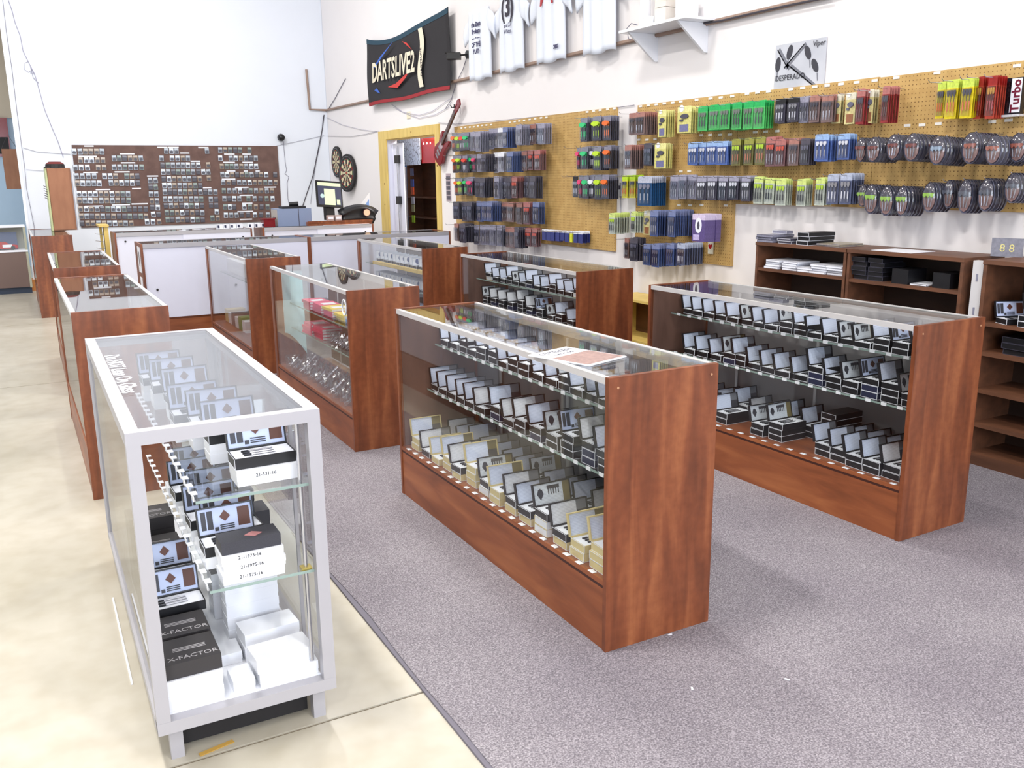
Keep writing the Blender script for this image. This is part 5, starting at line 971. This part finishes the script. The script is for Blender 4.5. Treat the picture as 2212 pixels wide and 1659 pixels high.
# tall brown cabinet on the furthest aisle case
tc_ = empty('tall_cabinet', (.455, 13.2, CT)); tag(tc_, 'tall narrow brown cabinet standing on the furthest aisle case', 'cabinet')
cbr = ramp_mat('orange_brown_board', [(.3, (142, 94, 66)), (.7, (156, 106, 76))], (4, 4, 1), 4)
ob('body', MB().box(0, .27, 0, .5, 0, .79).mesh('body', cbr), tc_); ob('front_board', MB().box(.004, .25, -.012, 0, .01, .785).mesh('front_board', cbr), tc_); ob('edge_strip', MB().box(.27, .285, -.01, .5, 0, .78).mesh('edge_strip', M('grey_edge', (150, 150, 160), .5)), tc_); ob('peg_strip', MB().box(-.02, -.002, .02, .5, .0, .79).mesh('peg_strip', M('lime_edge', (206, 214, 160), .5)), tc_)
for k in range(6): ob('wire_peg', MB().cyl((-.06, .03, .42+k*.03), (-.02, .03, .40+k*.03), .004, n=6).mesh('wire_peg', CABD), tc_)
ht = empty('cap', (.56, 13.3, CT+.7905)); tag(ht, 'dark cap lying on top of the tall brown cabinet', 'cap')
mb = MB(); mb.cyl((.0, 0, 0), (0, 0, .05), .12, .11, n=18, mi=0).cyl((0, 0, .05), (0, 0, .08), .11, .07, n=18, mi=1); ob('crown', mb.mesh('crown', [BLACKM, M('cap_red', (100, 30, 28), .7)]), ht); ob('brim', MB().box(-.13, .02, -.10, .10, 0, .012).mesh('brim', BLACKM), ht)

# ------------------------------------------------------------------ neighbouring room seen past the wall end
oc = empty('glass_counter', (-.62, 14.9, 0)); tag(oc, 'old glass counter with brown front in the neighbouring room', 'display case')
OM = M('olive_metal_edge', (170, 170, 150), .5)
ob('front_panel', MB().box(.03, .73, 0, .02, .09, .60).mesh('front_panel', M('brown_front', (112, 92, 86), .6)), oc); ob('kick', MB().box(.03, .75, .03, .05, 0, .09).mesh('kick', M('navy_kick', (44, 56, 76), .6)), oc)
for x0 in (0, .73): ob('edge_trim', MB().box(x0, x0+.03, -.002, .022, .08, .97).mesh('edge_trim', OM), oc)
ob('ledge', MB().box(0, .76, -.01, .4, .60, .625).mesh('ledge', WHITE), oc); ob('top', MB().box(0, .76, -.01, .4, .95, .975).mesh('top', WHITE), oc); ob('back_panel', MB().box(.03, .73, .36, .38, .625, .95).mesh('back_panel', M('grey_green', (150, 150, 140), .6)), oc); ob('front_glass', MB().box(.03, .73, .002, .006, .625, .95).mesh('front_glass', GLASS), oc)
cr = empty('toy_car', (-.16, 15.05, .6255), .1); tag(cr, 'small red and white car model on the shelf of the old counter', 'toy')
ob('body', MB().prism([(-.18, .02), (.18, .02), (.17, .07), (.07, .085), (.02, .12), (-.10, .12), (-.17, .08)], -.06, .06, 'y').mesh('body', RED), cr); ob('hood_print', MB().box(-.02, .10, -.062, -.06, .04, .08).mesh('hood_print', WHITEG), cr)
for x in (-.11, .11): ob('wheel', MB().cyl((x, -.065, .03), (x, -.05, .03), .03, n=12).mesh('wheel', BLACK), cr)
o = tag(box('blue_box', M('muted_blue', (84, 104, 152), .6), -.55, .02, 15.12, 15.2, .626, .86), 'long muted blue box behind the toy car', 'box')
box('lid', M('muted_blue'), -.555, .025, 15.115, 15.205, .86, .875, o)
o = tag(box('picture', DKRED, -.09, .12, 19.70, 19.745, 2.05, 2.75), 'dark red picture on the wall of the neighbouring room', 'picture'); box('dark_inset', BLACKM, -.07, .10, 19.695, 19.70, 2.1, 2.4, o)
o = tag(ob('hanging_board', MB().prism([(0, 0), (.24, 0), (.24, .66), (0, .66)], 0, .02, 'y').mesh('hanging_board', cbr), None, (-.03, 17.8, 1.47)), 'orange brown board hanging in the neighbouring room', 'board'); tube('board_cord', [(.0, .01, .66), (.12, .01, .9), (.24, .01, .66)], .004, CABD, o)

# ------------------------------------------------------------------ seen through the doorway
gd = empty('glass_gate', (4.93, 12.50, 0), 0); tag(gd, 'white panel with chrome rod and two black clamps in the doorway', 'panel')
ob('panel', MB().box(0, .015, -.32, .06, .02, 2.06).mesh('panel', WHITEDOOR), gd); ob('rod', MB().cyl((-.03, -.17, .0), (-.03, -.17, 2.02), .011, n=10).mesh('rod', SILVER), gd)
for zz in (1.84, 1.27): ob('clamp', MB().box(-.055, -.005, -.22, -.12, zz-.055, zz+.055).mesh('clamp', BLACK), gd)
mp_ = empty('map_sheet', (5.2, 12.64, 1.96), -PI/2); tag(mp_, 'pale printed map sheet hanging inside the doorway', 'map')
CR = bpy.data.materials.new('map_print'); CR.use_nodes = True; nt = CR.node_tree; v_ = nt.nodes.new('ShaderNodeTexVoronoi'); v_.feature = 'DISTANCE_TO_EDGE'; v_.inputs['Scale'].default_value = 14; tc0 = nt.nodes.new('ShaderNodeTexCoord'); nt.links.new(tc0.outputs['Object'], v_.inputs['Vector']); rp = nt.nodes.new('ShaderNodeValToRGB'); rp.color_ramp.elements[0].position = .02; rp.color_ramp.elements[0].color = (.15, .18, .25, 1); rp.color_ramp.elements[1].position = .05; rp.color_ramp.elements[1].color = (.55, .66, .80, 1); nt.links.new(v_.outputs['Distance'], rp.inputs[0]); nt.links.new(rp.outputs[0], nt.nodes['Principled BSDF'].inputs['Base Color'])
ob('sheet', MB().box(-.40, .44, -.006, 0, -.2, .19).mesh('sheet', CR), mp_); ob('rail', MB().box(-.44, .46, -.012, .0, .19, .205).mesh('rail', WHITEG), mp_)
rb = empty('red_machine', (5.22, 11.95, 0)); tag(rb, 'red machine top with white lights inside the doorway', 'machine')
ob('housing', MB().box(0, .35, -.28, .25, 1.78, 2.12).mesh('housing', RED), rb); ob('post', MB().box(.12, .2, -.05, .03, 0, 1.78).mesh('post', BLACKM), rb)
for k in range(3): ob('lamp_dot', MB().cyl((-.004, .16-k*.12, 2.05), (0, .16-k*.12, 2.05), .014, n=8).mesh('lamp_dot', M('dot_light', (255, 250, 245), .3, emit=2)), rb)
bp_ = tag(ob('blue_post', MB().box(0, .05, 0, .14, 0, 1.78).mesh('blue_post', M('deep_blue', (36, 70, 110), .4)), None, (5.22, 12.89, 0)), 'dark blue upright post inside the doorway', 'post'); ob('tape_band', MB().box(-.002, 0, 0, .14, 1.22, 1.30).mesh('tape_band', M('tan_band', (150, 130, 120), .5)), bp_)
tag(ob('chrome_pole', MB().cyl((5.2, 12.79, 0), (5.2, 12.79, 1.74), .022, n=12).mesh('chrome_pole', SILVER)), 'chrome pole beside the blue post inside the doorway', 'pole')
bs = empty('back_shelving', (5.6, 12.75, 0)); tag(bs, 'dark brown shelving inside the back room', 'shelf')
for yy in (-1.0, .98): ob('side_panel', MB().box(0, .3, yy, yy+.02, 0, 1.85).mesh('side_panel', SHELFWOOD), bs)
ob('back_panel', MB().box(.28, .3, -.98, .98, 0, 1.85).mesh('back_panel', SHELFWOOD), bs)
for z in (.1, .55, .96, 1.27, 1.83): ob('shelf', MB().box(0, .28, -.98, .98, z, z+.022).mesh('shelf', SHELFWOOD), bs)
for i, (z, c, nm) in enumerate(((1.66, (90, 100, 150), 'slate blue'), (1.5, (60, 90, 180), 'bright blue'), (1.38, (230, 90, 50), 'orange'), (1.24, (196, 200, 220), 'pale'), (1.12, (170, 170, 130), 'khaki'), (.96, (180, 240, 40), 'lime'))):
    tag(box('hanging_pack', pm('bk_'+nm.split()[0], c), 5.40, 5.41, 12.97, 13.08, z-.05, z+.06), f'{nm} pack hanging beside the chrome pole inside the doorway', 'package', 'packs inside the doorway')
tag(box('jamb_switch', M('beige_plate', (232, 224, 196), .5), XW-.008, XW-.001, 11.66, 11.78, 2.36, 2.45), 'small beige plate on the wall above the doorway', 'plate')
tag(box('wall_switch', WHITEG, XW-.01, XW-.001, 14.62, 14.72, 1.38, 1.50), 'white switch plate on the wall above the monitor', 'switch')
# scraps on the carpet
for i, (px, py) in enumerate(((1447, 1371), (1495, 1488), (1700, 1468))):
    p = onZ(px, py, .0135); tag(ob('paper_scrap', MB().box(-.008, .008, -.003, .003, 0, .002).mesh('paper_scrap', WHITE), None, p, (0, 0, i)), ['white scrap on carpet beside the centre case panel', 'tiny pale scrap in mid carpet, middle one', 'tiny pale scrap on carpet, closest to the wall side'][i], 'scrap', 'scraps on the carpet')
tag(ob('paint_fleck', MB().box(-.05, .05, -.008, .008, 0, .002).mesh('paint_fleck', M('ochre_fleck', (190, 150, 70), .8)), None, onZ(468, 1616, .001), (0, 0, .2)), 'ochre fleck of paint on concrete before the metal case', 'fleck')
